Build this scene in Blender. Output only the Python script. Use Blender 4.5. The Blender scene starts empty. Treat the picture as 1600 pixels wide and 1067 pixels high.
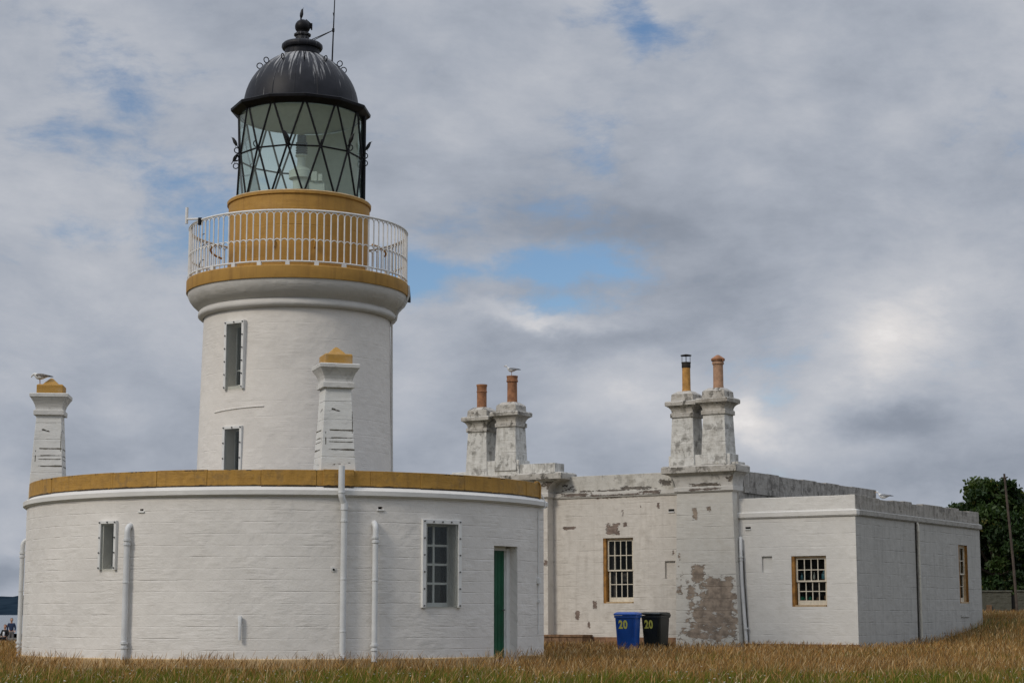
import bpy, math, random
import numpy as np
from mathutils import Matrix, Vector
random.seed(7); rng = np.random.default_rng(11)
PI = math.pi; rad = math.radians
S = bpy.context.scene
COL = S.collection

# ------------------------------------------------------------------ camera
FPX = 2880.0
PITCH = math.atan((958-533.5)/FPX)
cam = bpy.data.cameras.new('camera'); co = bpy.data.objects.new('camera', cam); COL.objects.link(co)
cam.sensor_width = 36; cam.lens = 36*FPX/1600; cam.clip_start = 0.5; cam.clip_end = 20000
co.location = (0, 0, 1.11); co.rotation_euler = (PI/2+PITCH, 0, 0)
S.camera = co

# ------------------------------------------------------------------ node helpers
class G:
    def __init__(s, nt): s.nt = nt; nt.nodes.clear()
    def n(s, t, props=None, **inp):
        nd = s.nt.nodes.new(t)
        for k, v in (props or {}).items(): setattr(nd, k, v)
        for k, v in inp.items(): s.set(nd, k, v)
        return nd
    def set(s, nd, k, v):
        if isinstance(k, str) and k.startswith('i') and k[1:].isdigit(): k = int(k[1:])
        elif isinstance(k, str): k = k.replace('_', ' ')
        sk = nd.inputs[k]
        if isinstance(v, bpy.types.NodeSocket): s.nt.links.new(v, sk)
        else: sk.default_value = v
    def m(s, op, a, b=None, c=None, clamp=False):
        nd = s.nt.nodes.new('ShaderNodeMath'); nd.operation = op; nd.use_clamp = clamp
        for i, v in enumerate((a, b, c)):
            if v is not None: s.set(nd, 'i%d' % i, v)
        return nd.outputs[0]
    def vm(s, op, a, b=None):
        nd = s.nt.nodes.new('ShaderNodeVectorMath'); nd.operation = op
        s.set(nd, 'i0', a)
        if b is not None: s.set(nd, 'i1', b)
        return nd.outputs[0]
    def noise(s, vec, scale, detail=4, rough=.55, dist=0.0, out=0):
        return s.n('ShaderNodeTexNoise', None, Vector=vec, Scale=scale, Detail=detail, Roughness=rough, Distortion=dist).outputs[out]
    def mr(s, v, a, b, c=0.0, d=1.0, smooth=True):
        return s.n('ShaderNodeMapRange', {'interpolation_type': 'SMOOTHSTEP' if smooth else 'LINEAR'}, i0=v, i1=a, i2=b, i3=c, i4=d).outputs[0]
    def mix(s, f, a, b, blend='MIX'):
        nd = s.nt.nodes.new('ShaderNodeMix'); nd.data_type = 'RGBA'; nd.blend_type = blend; nd.clamp_factor = True
        s.set(nd, 'i0', f); s.set(nd, 'i6', c4(a)); s.set(nd, 'i7', c4(b)); return nd.outputs[2]
def c4(c):
    return (*c, 1.0) if isinstance(c, (tuple, list)) and len(c) == 3 else c

# ------------------------------------------------------------------ sky and sun
SUN_DIR = Vector((-0.62, -0.55, 0.62)).normalized()
w = bpy.data.worlds.new('World'); S.world = w; w.use_nodes = True
g = G(w.node_tree)
d = g.n('ShaderNodeTexCoord').outputs['Generated']
sx = g.n('ShaderNodeSeparateXYZ', None, i0=d)
AZ = g.m('MULTIPLY', g.m('ARCTAN2', sx.outputs[0], sx.outputs[1]), FPX)
EL = g.m('MULTIPLY', g.m('ARCSINE', sx.outputs[2], clamp=False), FPX)
wv = g.noise(d, 2.2, 4, .55, 0, 1)
dw = g.vm('ADD', d, g.vm('MULTIPLY', g.vm('SUBTRACT', wv, (.5, .5, .5)), (.10, .10, .10)))
dw = g.vm('MULTIPLY', dw, (1, 1, 1.45))
n1 = g.noise(dw, 6.5, 10, .60, 0)
n2 = g.noise(g.vm('ADD', dw, (3.1, 1.7, .4)), 7.5, 8, .54, 0)
n3 = g.noise(g.vm('ADD', dw, (7.1, 4.7, 2.4)), 2.8, 3, .5, 0)
w2 = g.noise(g.vm('MULTIPLY', d, (1, 1, 1.8)), 9.0, 6, .6, 0, 1); w2s = g.n('ShaderNodeSeparateXYZ', None, i0=w2)
AZ = g.m('ADD', AZ, g.m('MULTIPLY', g.m('SUBTRACT', w2s.outputs[0], .5), 260.0))
EL = g.m('ADD', EL, g.m('MULTIPLY', g.m('SUBTRACT', w2s.outputs[1], .5), 150.0))
def blobs(lst):
    tot = None
    for (u, v, ru, rv, a) in lst:
        p = g.m('POWER', g.m('DIVIDE', g.m('SUBTRACT', AZ, u-800.), ru), 2)
        q = g.m('POWER', g.m('DIVIDE', g.m('SUBTRACT', EL, 958.-v), rv), 2)
        e = g.m('MULTIPLY', g.m('EXPONENT', g.m('MULTIPLY', g.m('ADD', p, q), -1.0)), a)
        tot = e if tot is None else g.m('ADD', tot, e)
    return tot
holes = blobs([(860,415,90,26,.43),(1000,438,130,20,.40),(760,440,120,20,.20),(300,200,420,240,.07),(860,300,260,160,.05),(650,430,80,60,.44),(900,478,90,20,.40),(965,50,90,60,.33),(1010,110,44,70,.30),(620,168,90,60,.34),(420,90,0.1+60,50,.0),
               (180,130,130,60,.21),(330,300,170,90,.23),(60,400,130,40,.19),(250,400,110,50,.16),(40,250,80,60,.12),(870,30,70,40,.14),(960,200,50,90,.16),(840,330,90,60,.14)])
wisp = g.noise(g.vm('ADD', g.vm('MULTIPLY', dw, (1, 1, 1.6)), (1.3, .2, 5.0)), 15.0, 9, .66, 0)
cov = g.mr(g.m('SUBTRACT', g.m('ADD', g.m('ADD', g.m('MULTIPLY', n1, 1.25), g.m('MULTIPLY', wisp, 1.1)), -.34), holes), .22, .70)
brt = blobs([(1220,668,95,38,.22),(1185,645,26,34,.14),(1380,560,160,90,.20),(1450,440,120,90,.10),(1180,130,260,130,.10),(760,200,160,60,.10),(850,500,110,14,.30),(1000,610,120,60,.12),(180,640,200,90,.03),(640,620,70,90,.10),(5,850,60,40,.12),
             (1360,660,110,34,-.30),(1500,740,200,46,-.16),(1000,330,160,80,-.06),(150,240,260,120,-.02),(700,660,60,40,.02),(20,905,120,30,-.16),(950,530,120,34,-.14),(780,360,160,40,-.10),(1130,470,120,60,-.12),(1000,380,120,30,-.10)])
bn = g.m('ADD', g.m('ADD', g.m('ADD', g.m('MULTIPLY', n2, .66), g.m('MULTIPLY', n3, .45)), g.m('MULTIPLY', g.m('SUBTRACT', wisp, .5), .34)), g.m('SUBTRACT', brt, .02))
cr = g.nt.nodes.new('ShaderNodeValToRGB'); g.set(cr, 0, bn)
els = cr.color_ramp.elements
els[0].position = .12; els[0].color = (.15, .172, .212, 1)
els[1].position = .98; els[1].color = (.86, .83, .81, 1)
for p, c in ((.36, (.228, .256, .308)), (.52, (.320, .348, .402)), (.70, (.44, .455, .492)), (.84, (.60, .585, .585))):
    e = els.new(p); e.color = (*c, 1)
# an overcast sky is brighter towards the zenith than near the horizon
lum = g.mr(sx.outputs[2], .30, 1.0, 1.0, 2.6)
below = g.mr(sx.outputs[2], -.06, 0.0, .35, 1.0)
cb = g.n('ShaderNodeBackground', None, Color=cr.outputs[0], Strength=g.m('MULTIPLY', g.m('MULTIPLY', lum, below), 1.12))
sky = g.n('ShaderNodeTexSky', {'sky_type': 'NISHITA', 'sun_disc': False, 'sun_elevation': math.asin(SUN_DIR.z),
          'sun_rotation': math.atan2(SUN_DIR.x, SUN_DIR.y), 'altitude': 0, 'air_density': 1.0, 'dust_density': .15, 'ozone_density': 4.0})
sb = g.n('ShaderNodeBackground', None, Color=sky.outputs[0], Strength=.088)
mx = g.n('ShaderNodeMixShader', None, i0=cov, i1=sb.outputs[0], i2=cb.outputs[0])
g.n('ShaderNodeOutputWorld', None, Surface=mx.outputs[0])

sun = bpy.data.lights.new('sun', 'SUN'); sun.energy = 1.5; sun.angle = rad(14); sun.color = (1.0, .91, .79)
so = bpy.data.objects.new('sun', sun); COL.objects.link(so)
so.rotation_euler = SUN_DIR.to_track_quat('Z', 'Y').to_euler()
S.view_settings.view_transform = 'Standard'; S.view_settings.look = 'None'
S.view_settings.exposure = 0.08; S.view_settings.gamma = 1.0
S.render.engine = 'CYCLES'
S.cycles.transparent_max_bounces = 24

# ------------------------------------------------------------------ materials
def newmat(name):
    m = bpy.data.materials.new(name); m.use_nodes = True
    return m, G(m.node_tree)
def finish(g, col, rough=.6, bump=None, bdist=.01, bstr=1.0, spec=.3, metal=0.0):
    b = g.n('ShaderNodeBsdfPrincipled', None, Base_Color=c4(col), Roughness=rough, Metallic=metal)
    b.inputs['Specular IOR Level'].default_value = spec
    if bump is not None:
        g.set(b, 'Normal', g.n('ShaderNodeBump', None, Strength=bstr, Distance=bdist, Height=bump).outputs[0])
    g.n('ShaderNodeOutputMaterial', None, Surface=b.outputs[0])
    return b
def simple(name, col, rough=.6, var=.12, scale=6, metal=0.0, spec=.3, bump=.002, bs=30):
    m, g = newmat(name)
    o = g.n('ShaderNodeTexCoord').outputs['Object']
    n = g.noise(o, scale, 5, .6)
    c = g.mix(g.mr(n, .3, .7), tuple(x*(1-var) for x in col), tuple(min(1, x*(1+var)) for x in col))
    finish(g, c, rough, g.noise(o, bs, 3), bump, 1.0, spec, metal)
    return m
def wall_mat(name, base, row=.27, width=1.15, off=0.0, line=.35, rowbump=.012, rough_bump=.012, grime=(.30,.28,.25), grime_amt=.12,
             streak=0.0, peel=None, peel_col=(.27,.225,.19), peel_bias=0.0, lichen=0.0, gap=0.0, wall_rough=.62, upright=.45):
    m, g = newmat(name)
    uv = g.n('ShaderNodeTexCoord').outputs['UV']
    wn = g.noise(uv, 1.1, 3, .5, 0, 1)
    uw = g.vm('ADD', uv, g.vm('MULTIPLY', g.vm('SUBTRACT', wn, (.5, .5, .5)), (.10, .05, 0)))
    uw = g.vm('ADD', uw, (off, off*.4, 0))
    br = g.n('ShaderNodeTexBrick', {'offset': .43, 'squash': 1.0}, Vector=uw, Scale=1.0, Mortar_Size=.011, Mortar_Smooth=.6, Brick_Width=width, Row_Height=row, Bias=0.0)
    fac = br.outputs['Fac']
    sv = g.n('ShaderNodeSeparateXYZ', None, i0=uw)
    # bed joints run on, upright joints hardly show; both fade in and out under the paint
    fy = g.m('ABSOLUTE', g.m('SUBTRACT', g.m('FRACT', g.m('DIVIDE', sv.outputs[1], row)), .5))
    bed = g.mr(fy, .5-.016/row, .5-.004/row)
    seg = g.mr(g.noise(g.vm('MULTIPLY', uv, (.8, 2.6, 1)), 1.3, 4, .6), .46, .66)
    seg2 = g.mr(g.noise(uv, 1.9, 4, .6), .50, .68)
    facw = g.m('ADD', g.m('MULTIPLY', bed, g.m('ADD', g.m('MULTIPLY', seg, .85), .15)), g.m('MULTIPLY', g.m('MULTIPLY', fac, seg2), upright), clamp=True)
    big = g.noise(uv, .55, 5, .6); mid = g.noise(uv, 3.2, 5, .62); fine = g.noise(uv, 19, 5, .65)
    stv = g.vm('MULTIPLY', uv, (1.0, .35, 1))
    ridge = g.noise(g.vm('MULTIPLY', uv, (1.6, 9, 1)), 1.3, 5, .62)
    h = g.m('SUBTRACT', g.m('ADD', g.m('MULTIPLY', mid, .9), g.m('ADD', g.m('MULTIPLY', fine, .35), g.m('MULTIPLY', ridge, g.m('MULTIPLY', g.mr(g.noise(uv, .8, 3), .42, .62), 1.1)))), g.m('MULTIPLY', facw, rowbump/rough_bump))
    lo = tuple(x*.87 for x in base)
    c = g.mix(g.mr(big, .3, .72), lo, base)
    c = g.mix(g.m('MULTIPLY', facw, line), c, tuple(x*.62 for x in base))
    # grime
    gm = g.mr(g.m('ADD', g.m('MULTIPLY', mid, .6), g.m('MULTIPLY', big, .5)), .50, .80)
    c = g.mix(g.m('MULTIPLY', gm, grime_amt), c, grime)
    if streak:
        sn = g.noise(g.vm('MULTIPLY', uv, (5.5, .45, 1)), 1.0, 6, .65)
        c = g.mix(g.m('MULTIPLY', g.mr(sn, .45, .75), streak), c, grime)
    if lichen:
        ln = g.noise(g.vm('ADD', g.vm('MULTIPLY', uv, (1, .8, 1)), (5, 9, 0)), 3.6, 8, .70)
        la = g.mr(g.noise(g.vm('ADD', uv, (2, 5, 0)), .9, 4, .55), .40, .58)
        c = g.mix(g.m('MULTIPLY', g.m('MULTIPLY', g.mr(ln, .50, .58), g.m('ADD', g.m('MULTIPLY', la, .8), .2)), lichen), c, (.085,.078,.065))
        l2 = g.noise(g.vm('ADD', uv, (1, 3, 0)), 7.5, 6, .7)
        c = g.mix(g.m('MULTIPLY', g.mr(l2, .62, .68), lichen*.7), c, (.30, .20, .06))
    if peel:
        su = g.n('ShaderNodeSeparateXYZ', None, i0=uv)
        tot = None
        for (u, v, ru, rv, a) in peel:
            dx = g.m('DIVIDE', g.m('SUBTRACT', su.outputs[0], u), ru); dy = g.m('DIVIDE', g.m('SUBTRACT', su.outputs[1], v), rv)
            q = g.m('MULTIPLY', g.m('MULTIPLY', g.m('SUBTRACT', 1.0, g.m('POWER', g.m('ADD', g.m('POWER', g.m('ABSOLUTE', dx), 4), g.m('POWER', g.m('ABSOLUTE', dy), 4)), .25), clamp=True), 1.0 if ru*rv < .3 else 1.7, clamp=True), a)
            tot = q if tot is None else g.m('MAXIMUM', tot, q)
        pn = g.noise(g.vm('MULTIPLY', uv, (1, 1.7, 1)), 3.0, 10, .74)
        t = g.m('ADD', g.m('ADD', tot, peel_bias), g.m('MULTIPLY', g.m('SUBTRACT', pn, .5), 1.9))
        pm = g.mr(t, .36, .40)
        pc = g.mix(g.mr(g.noise(uv, 4.0, 5, .6), .35, .65), tuple(x*.72 for x in peel_col), tuple(x*1.28 for x in peel_col))
        pc = g.mix(g.m('MULTIPLY', fac, .5), pc, tuple(x*.6 for x in peel_col))
        c = g.mix(pm, c, pc)
        h = g.m('SUBTRACT', h, g.m('MULTIPLY', pm, .6))
    finish(g, c, wall_rough, h, rough_bump, 1.0, .25)
    return m

M = {}
M['ring_white'] = wall_mat('ring_white', (.735,.705,.66), streak=.05, row=.268, width=1.25, line=.045, rowbump=.009, rough_bump=.016, upright=.30, grime_amt=.07)
M['tower_white'] = wall_mat('tower_white', (.735,.70,.65), streak=.04, row=.41, width=1.0, line=.03, rowbump=.004, rough_bump=.013, upright=.2, grime_amt=.05)
M['trim_white'] = wall_mat('trim_white', (.70,.69,.66), row=50, width=60, line=.0, rowbump=.01, rough_bump=.008, grime_amt=.10)
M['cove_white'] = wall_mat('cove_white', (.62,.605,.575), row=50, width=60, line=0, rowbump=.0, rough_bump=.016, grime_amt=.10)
M['ochre_band'] = wall_mat('ochre_band', (.45,.255,.062), row=50, width=60, line=0, rowbump=.0, rough_bump=.004, grime=(.17,.085,.03), grime_amt=.40, streak=.45)
M['ochre_wall'] = wall_mat('ochre_wall', (.44,.245,.056), row=.42, width=.9, line=.25, rowbump=.01, rough_bump=.012, grime=(.2,.1,.03), grime_amt=.45, streak=.5)
M['ochre_parapet'] = wall_mat('ochre_parapet', (.43,.24,.052), peel=[(0,4.045,40,.05,.60),(0,4.42,40,.02,.25)], peel_col=(.05,.035,.02), row=50, width=60, off=0, line=.0, rowbump=.02, rough_bump=.02, grime=(.13,.075,.028), grime_amt=.50, streak=.35, lichen=.30)
M['ring_chimney'] = wall_mat('ring_chimney', (.68,.68,.655), row=.44, width=60, off=20, line=.45, rowbump=.02, rough_bump=.014, grime_amt=.10,
    peel=[(-.1,5.90,.30,.10,.55),(.1,5.40,.55,.03,.85),(.1,5.22,.5,.018,.8),(.1,5.12,.5,.018,.8),(.1,4.94,.55,.03,.85),(-.30,5.17,.025,.30,.75),(.0,4.60,.5,.07,.52),(.34,5.6,.018,.5,.7)], peel_col=(.09,.08,.06))
M['ring_cap'] = wall_mat('ring_cap', (.64,.635,.61), row=50, width=60, line=0, rowbump=0, rough_bump=.012, grime_amt=.22, lichen=.22)
M['cap_ochre'] = wall_mat('cap_ochre', (.42,.235,.052), row=50, width=60, line=0, rowbump=0, rough_bump=.012, grime=(.6,.55,.48), grime_amt=.25, lichen=.10)
M['cottage_front'] = wall_mat('cottage_front', (.64,.60,.54), row=.41, width=1.0, line=.10, rowbump=.010, rough_bump=.016, upright=.35, grime=(.27,.235,.195), grime_amt=.50, streak=.24,
    peel=[(-9.0,4.02,.42,.30,.85),(-8.5,4.2,.18,.2,.6),(-10.8,4.10,.50,.10,.80),(-8.6,4.52,.12,.3,.5),(-9.0,5.12,2.6,.07,.42),(-10.45,1.05,.14,.22,.9),(-9.75,1.42,.14,.22,.95),(-10.0,.75,.09,.22,.7),(-7.2,4.8,.1,.2,.6),(-6.65,3.2,.1,.2,.6),(-7.9,4.8,.1,.2,.35),(-11.5,2.9,.2,.2,.45)], peel_col=(.185,.14,.115))
M['pier_front'] = wall_mat('pier_front', (.60,.58,.53), row=.40, width=1.1, line=.10, rowbump=.012, rough_bump=.014, upright=.3, grime=(.36,.32,.26), grime_amt=.34, streak=.08,
    peel=[(-4.75,1.65,.95,.95,.68),(-4.95,1.05,1.4,.70,.56),(-5.1,.50,1.6,.50,.50),(-5.50,2.45,.42,.50,.85),(-5.75,1.9,.40,.6,.62),(-6.2,1.9,.22,.8,.55),(-5.6,4.45,.16,.36,.7),(-5.05,4.6,.22,.16,.72),(-6.2,3.0,.12,.9,.35)], peel_col=(.28,.225,.175))
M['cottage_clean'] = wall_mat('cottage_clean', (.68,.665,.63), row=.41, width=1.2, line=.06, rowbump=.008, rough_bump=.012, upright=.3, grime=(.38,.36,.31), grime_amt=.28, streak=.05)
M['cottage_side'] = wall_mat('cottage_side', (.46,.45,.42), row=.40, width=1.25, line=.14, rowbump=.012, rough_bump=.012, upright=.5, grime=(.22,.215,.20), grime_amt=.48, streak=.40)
M['cornice_worn'] = wall_mat('cornice_worn', (.60,.58,.54), row=9, width=1.6, line=.5, rowbump=.015, rough_bump=.014, grime=(.22,.20,.17), grime_amt=.45,
    peel=[(-10.5,5.27,.9,.09,.75),(-7.5,5.27,.6,.09,.7),(-5.2,5.26,1.2,.06,.6),(-9,5.22,3,.05,.5)], peel_col=(.16,.13,.11), peel_bias=.10)
M['parapet_front'] = wall_mat('parapet_front', (.57,.55,.50), upright=1.0, row=9, off=.3, width=1.68, line=.9, rowbump=.02, rough_bump=.014, grime=(.25,.225,.18), grime_amt=.75, streak=.25, lichen=.30,
    peel=[(-8.2,5.43,.9,.09,.75),(-9,5.38,3.0,.06,.50),(-6.9,5.6,.4,.3,.45),(-10.8,5.5,.5,.3,.4)], peel_col=(.12,.105,.09), peel_bias=.08)
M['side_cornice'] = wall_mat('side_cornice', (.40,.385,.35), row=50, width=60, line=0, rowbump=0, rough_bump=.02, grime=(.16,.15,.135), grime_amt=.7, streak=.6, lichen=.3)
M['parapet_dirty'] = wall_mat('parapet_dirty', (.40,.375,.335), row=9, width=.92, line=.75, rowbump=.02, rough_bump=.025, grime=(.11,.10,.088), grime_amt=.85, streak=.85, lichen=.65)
M['stack_worn'] = wall_mat('stack_worn', (.66,.65,.61), row=.45, width=60, off=20, line=.25, rowbump=.01, rough_bump=.02, grime=(.22,.20,.165), grime_amt=.9, streak=.60, lichen=.60, peel=None)
M['stack_cap'] = wall_mat('stack_cap', (.50,.475,.43), row=50, width=60, line=.0, rowbump=.0, rough_bump=.022, grime=(.17,.145,.11), grime_amt=.95, streak=.3, lichen=.95)
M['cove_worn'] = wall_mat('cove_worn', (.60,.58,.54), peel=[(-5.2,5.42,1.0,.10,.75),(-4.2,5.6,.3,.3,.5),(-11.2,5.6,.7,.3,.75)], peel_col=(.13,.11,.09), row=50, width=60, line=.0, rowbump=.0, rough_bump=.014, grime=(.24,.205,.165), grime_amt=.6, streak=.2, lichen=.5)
M['roof'] = simple('roof_felt', (.10,.10,.10), .9)
M['plinth_sand'] = simple('plinth_sand', (.50,.36,.20), .9, .2, 3)
M['plinth_red'] = simple('plinth_red', (.23,.13,.075), .9, .3, 3)
M['paint'] = simple('white_paint', (.66,.66,.64), .45, .06, 4, spec=.4)
M['pipe'] = simple('pipe_paint', (.60,.61,.61), .42, .06, 3, spec=.4)
M['pipe_cream'] = simple('pipe_cream', (.55,.52,.44), .5, .12, 3)
M['rail'] = simple('rail_paint', (.66,.655,.64), .5, .06, 4)
M['reveal'] = simple('reveal_paint', (.50,.49,.45), .6, .08, 2)
M['black_iron'] = simple('black_iron', (.006,.006,.008), .5, .3, 5, spec=.16)
M['bolt'] = simple('bolt', (.10,.10,.10), .4, .2, 5, metal=.4)
M['vent_dark'] = simple('vent_dark', (.012,.011,.010), .9)
M['ochre_wood'] = simple('ochre_wood', (.27,.13,.030), .6, .35, 5)
M['sash'] = simple('sash_paint', (.60,.55,.45), .5, .12, 9)
M['sash_ochre'] = simple('sash_ochre', (.46,.33,.19), .5, .2, 9)
M['green_door'] = simple('green_paint', (.006,.075,.035), .45, .2, 2, spec=.35)
M['interior'] = simple('dark_interior', (.02,.018,.016), .9)
M['curtain'] = simple('curtain_cloth', (.10,.085,.08), .9)
M['pedestal'] = simple('pedestal_white', (.62,.64,.60), .5, .05)
M['lamp_grey'] = simple('lamp_grey', (.05,.065,.075), .35, .1, metal=.4)
M['lining'] = simple('lantern_lining', (.60,.66,.58), .55, .05)
M['blind'] = simple('lantern_blind', (.74,.78,.70), .5, .04)
M['blue_plastic'] = simple('blue_plastic', (.004,.075,.36), .38, .12, 3, spec=.5)
M['black_plastic'] = simple('black_plastic', (.014,.017,.014), .42, .3, 3, spec=.5)
M['yellow_mark'] = simple('number_sticker', (.62,.60,.12), .5, .05)
M['timber'] = simple('old_timber', (.17,.10,.055), .8, .4, 6)
M['slab'] = simple('stone_slab', (.42,.37,.30), .8, .2, 4)
M['terracotta'] = simple('terracotta', (.28,.13,.065), .75, .30, 5)
M['clay_pale'] = simple('clay_pale', (.36,.215,.135), .75, .2, 5)
M['clay_ochre'] = simple('clay_ochre', (.42,.22,.06), .7, .25, 5)
M['soot'] = simple('soot_metal', (.03,.025,.02), .7, .3, 5)
M['skin'] = simple('skin', (.45,.25,.17), .6)
M['cloth_blue'] = simple('cloth_blue', (.02,.035,.08), .8)
M['cloth_black'] = simple('cloth_black', (.008,.008,.010), .8)
M['cloth_white'] = simple('cloth_white', (.6,.6,.62), .8)
M['cloth_grey'] = simple('cloth_grey', (.16,.15,.15), .8)
M['hair_brown'] = simple('hair_brown', (.16,.06,.025), .7)
M['hair_grey'] = simple('hair_grey', (.20,.16,.13), .7)
M['rock'] = simple('rock', (.13,.12,.105), .9, .4, 3, bump=.03, bs=6)
M['gull_white'] = simple('gull_white', (.66,.66,.64), .7, .1, 14)
M['gull_grey'] = simple('gull_grey', (.23,.24,.26), .7, .15, 20)
M['gull_dark'] = simple('gull_dark', (.03,.03,.032), .7)
M['gull_mottle'] = simple('gull_mottle', (.17,.15,.13), .7, .6, 26)
M['gull_leg'] = simple('gull_leg', (.30,.17,.12), .6)
M['starling'] = simple('starling', (.012,.012,.014), .5, .4, 30)
M['pole_wood'] = simple('pole_wood', (.075,.058,.047), .85, .3, 4)
M['bark'] = simple('bark', (.045,.035,.025), .9, .3, 4)
M['bottle_blue'] = simple('bottle_blue', (.05,.16,.22), .3)
M['bottle_green'] = simple('bottle_green', (.01,.16,.10), .3)
def glass(name, tint, gloss, rough=.03, haze=0.0):
    m, g = newmat(name)
    t = g.n('ShaderNodeBsdfTransparent', None, Color=c4(tint))
    gl = g.n('ShaderNodeBsdfGlossy', None, Color=(.9,.95,.95,1), Roughness=rough)
    df = g.n('ShaderNodeBsdfDiffuse', None, Color=(.60,.70,.66,1))
    lw = g.n('ShaderNodeLayerWeight', None, Blend=.25)
    f = g.m('ADD', g.m('MULTIPLY', lw.outputs['Fresnel'], .6), gloss, clamp=True)
    a = g.n('ShaderNodeMixShader', None, i0=haze, i1=t.outputs[0], i2=df.outputs[0])
    mx = g.n('ShaderNodeMixShader', None, i0=f, i1=a.outputs[0], i2=gl.outputs[0])
    g.n('ShaderNodeOutputMaterial', None, Surface=mx.outputs[0])
    return m
M['lantern_glass'] = glass('lantern_glass', (.86,.95,.92), .02, .04, .10)
M['window_glass'] = glass('window_glass', (.75,.78,.76), .0, .03, .0)
M['cover_glass'] = glass('cover_glass', (.84,.86,.84), .02, .10, .02)

# dome: black paint with the birds' white runs down from the top
m, g = newmat('dome_paint')
uv = g.n('ShaderNodeTexCoord').outputs['UV']
su = g.n('ShaderNodeSeparateXYZ', None, i0=uv)
s1 = g.noise(g.vm('MULTIPLY', uv, (7.5, .55, 1)), 1.0, 5, .7)
s2 = g.noise(g.vm('MULTIPLY', uv, (16, .9, 1)), 1.0, 4, .6)
fall = g.mr(su.outputs[1], .55, 2.25, 0.0, 1.0, False)        # v: length down the profile, 0 at the vent
wet = g.m('ADD', g.m('MULTIPLY', s1, .75), g.m('MULTIPLY', s2, .45))
msk = g.mr(g.m('SUBTRACT', wet, g.m('MULTIPLY', fall, .17)), .555, .66)
sp = g.mr(g.noise(uv, 3.6, 4, .6), .62, .66)
spm = g.m('MULTIPLY', sp, g.mr(su.outputs[1], .5, 1.0, 1.0, 0.0))
rib = g.m('ABSOLUTE', g.m('SUBTRACT', g.m('FRACT', g.m('MULTIPLY', su.outputs[0], 16/(2*PI*1.6))), .5))
c = g.mix(g.mr(g.noise(uv, 2.5, 5), .3, .7), (.008,.009,.013), (.017,.018,.024))
c = g.mix(g.m('MULTIPLY', msk, .75), c, (.42,.42,.42))
c = g.mix(spm, c, (.55,.54,.48))
hh = g.m('ADD', g.mr(rib, .475, .5), g.m('MULTIPLY', g.noise(uv, 5, 3), .3))
finish(g, c, .5, hh, .010, 1.0, .22); M['dome'] = m

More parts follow.
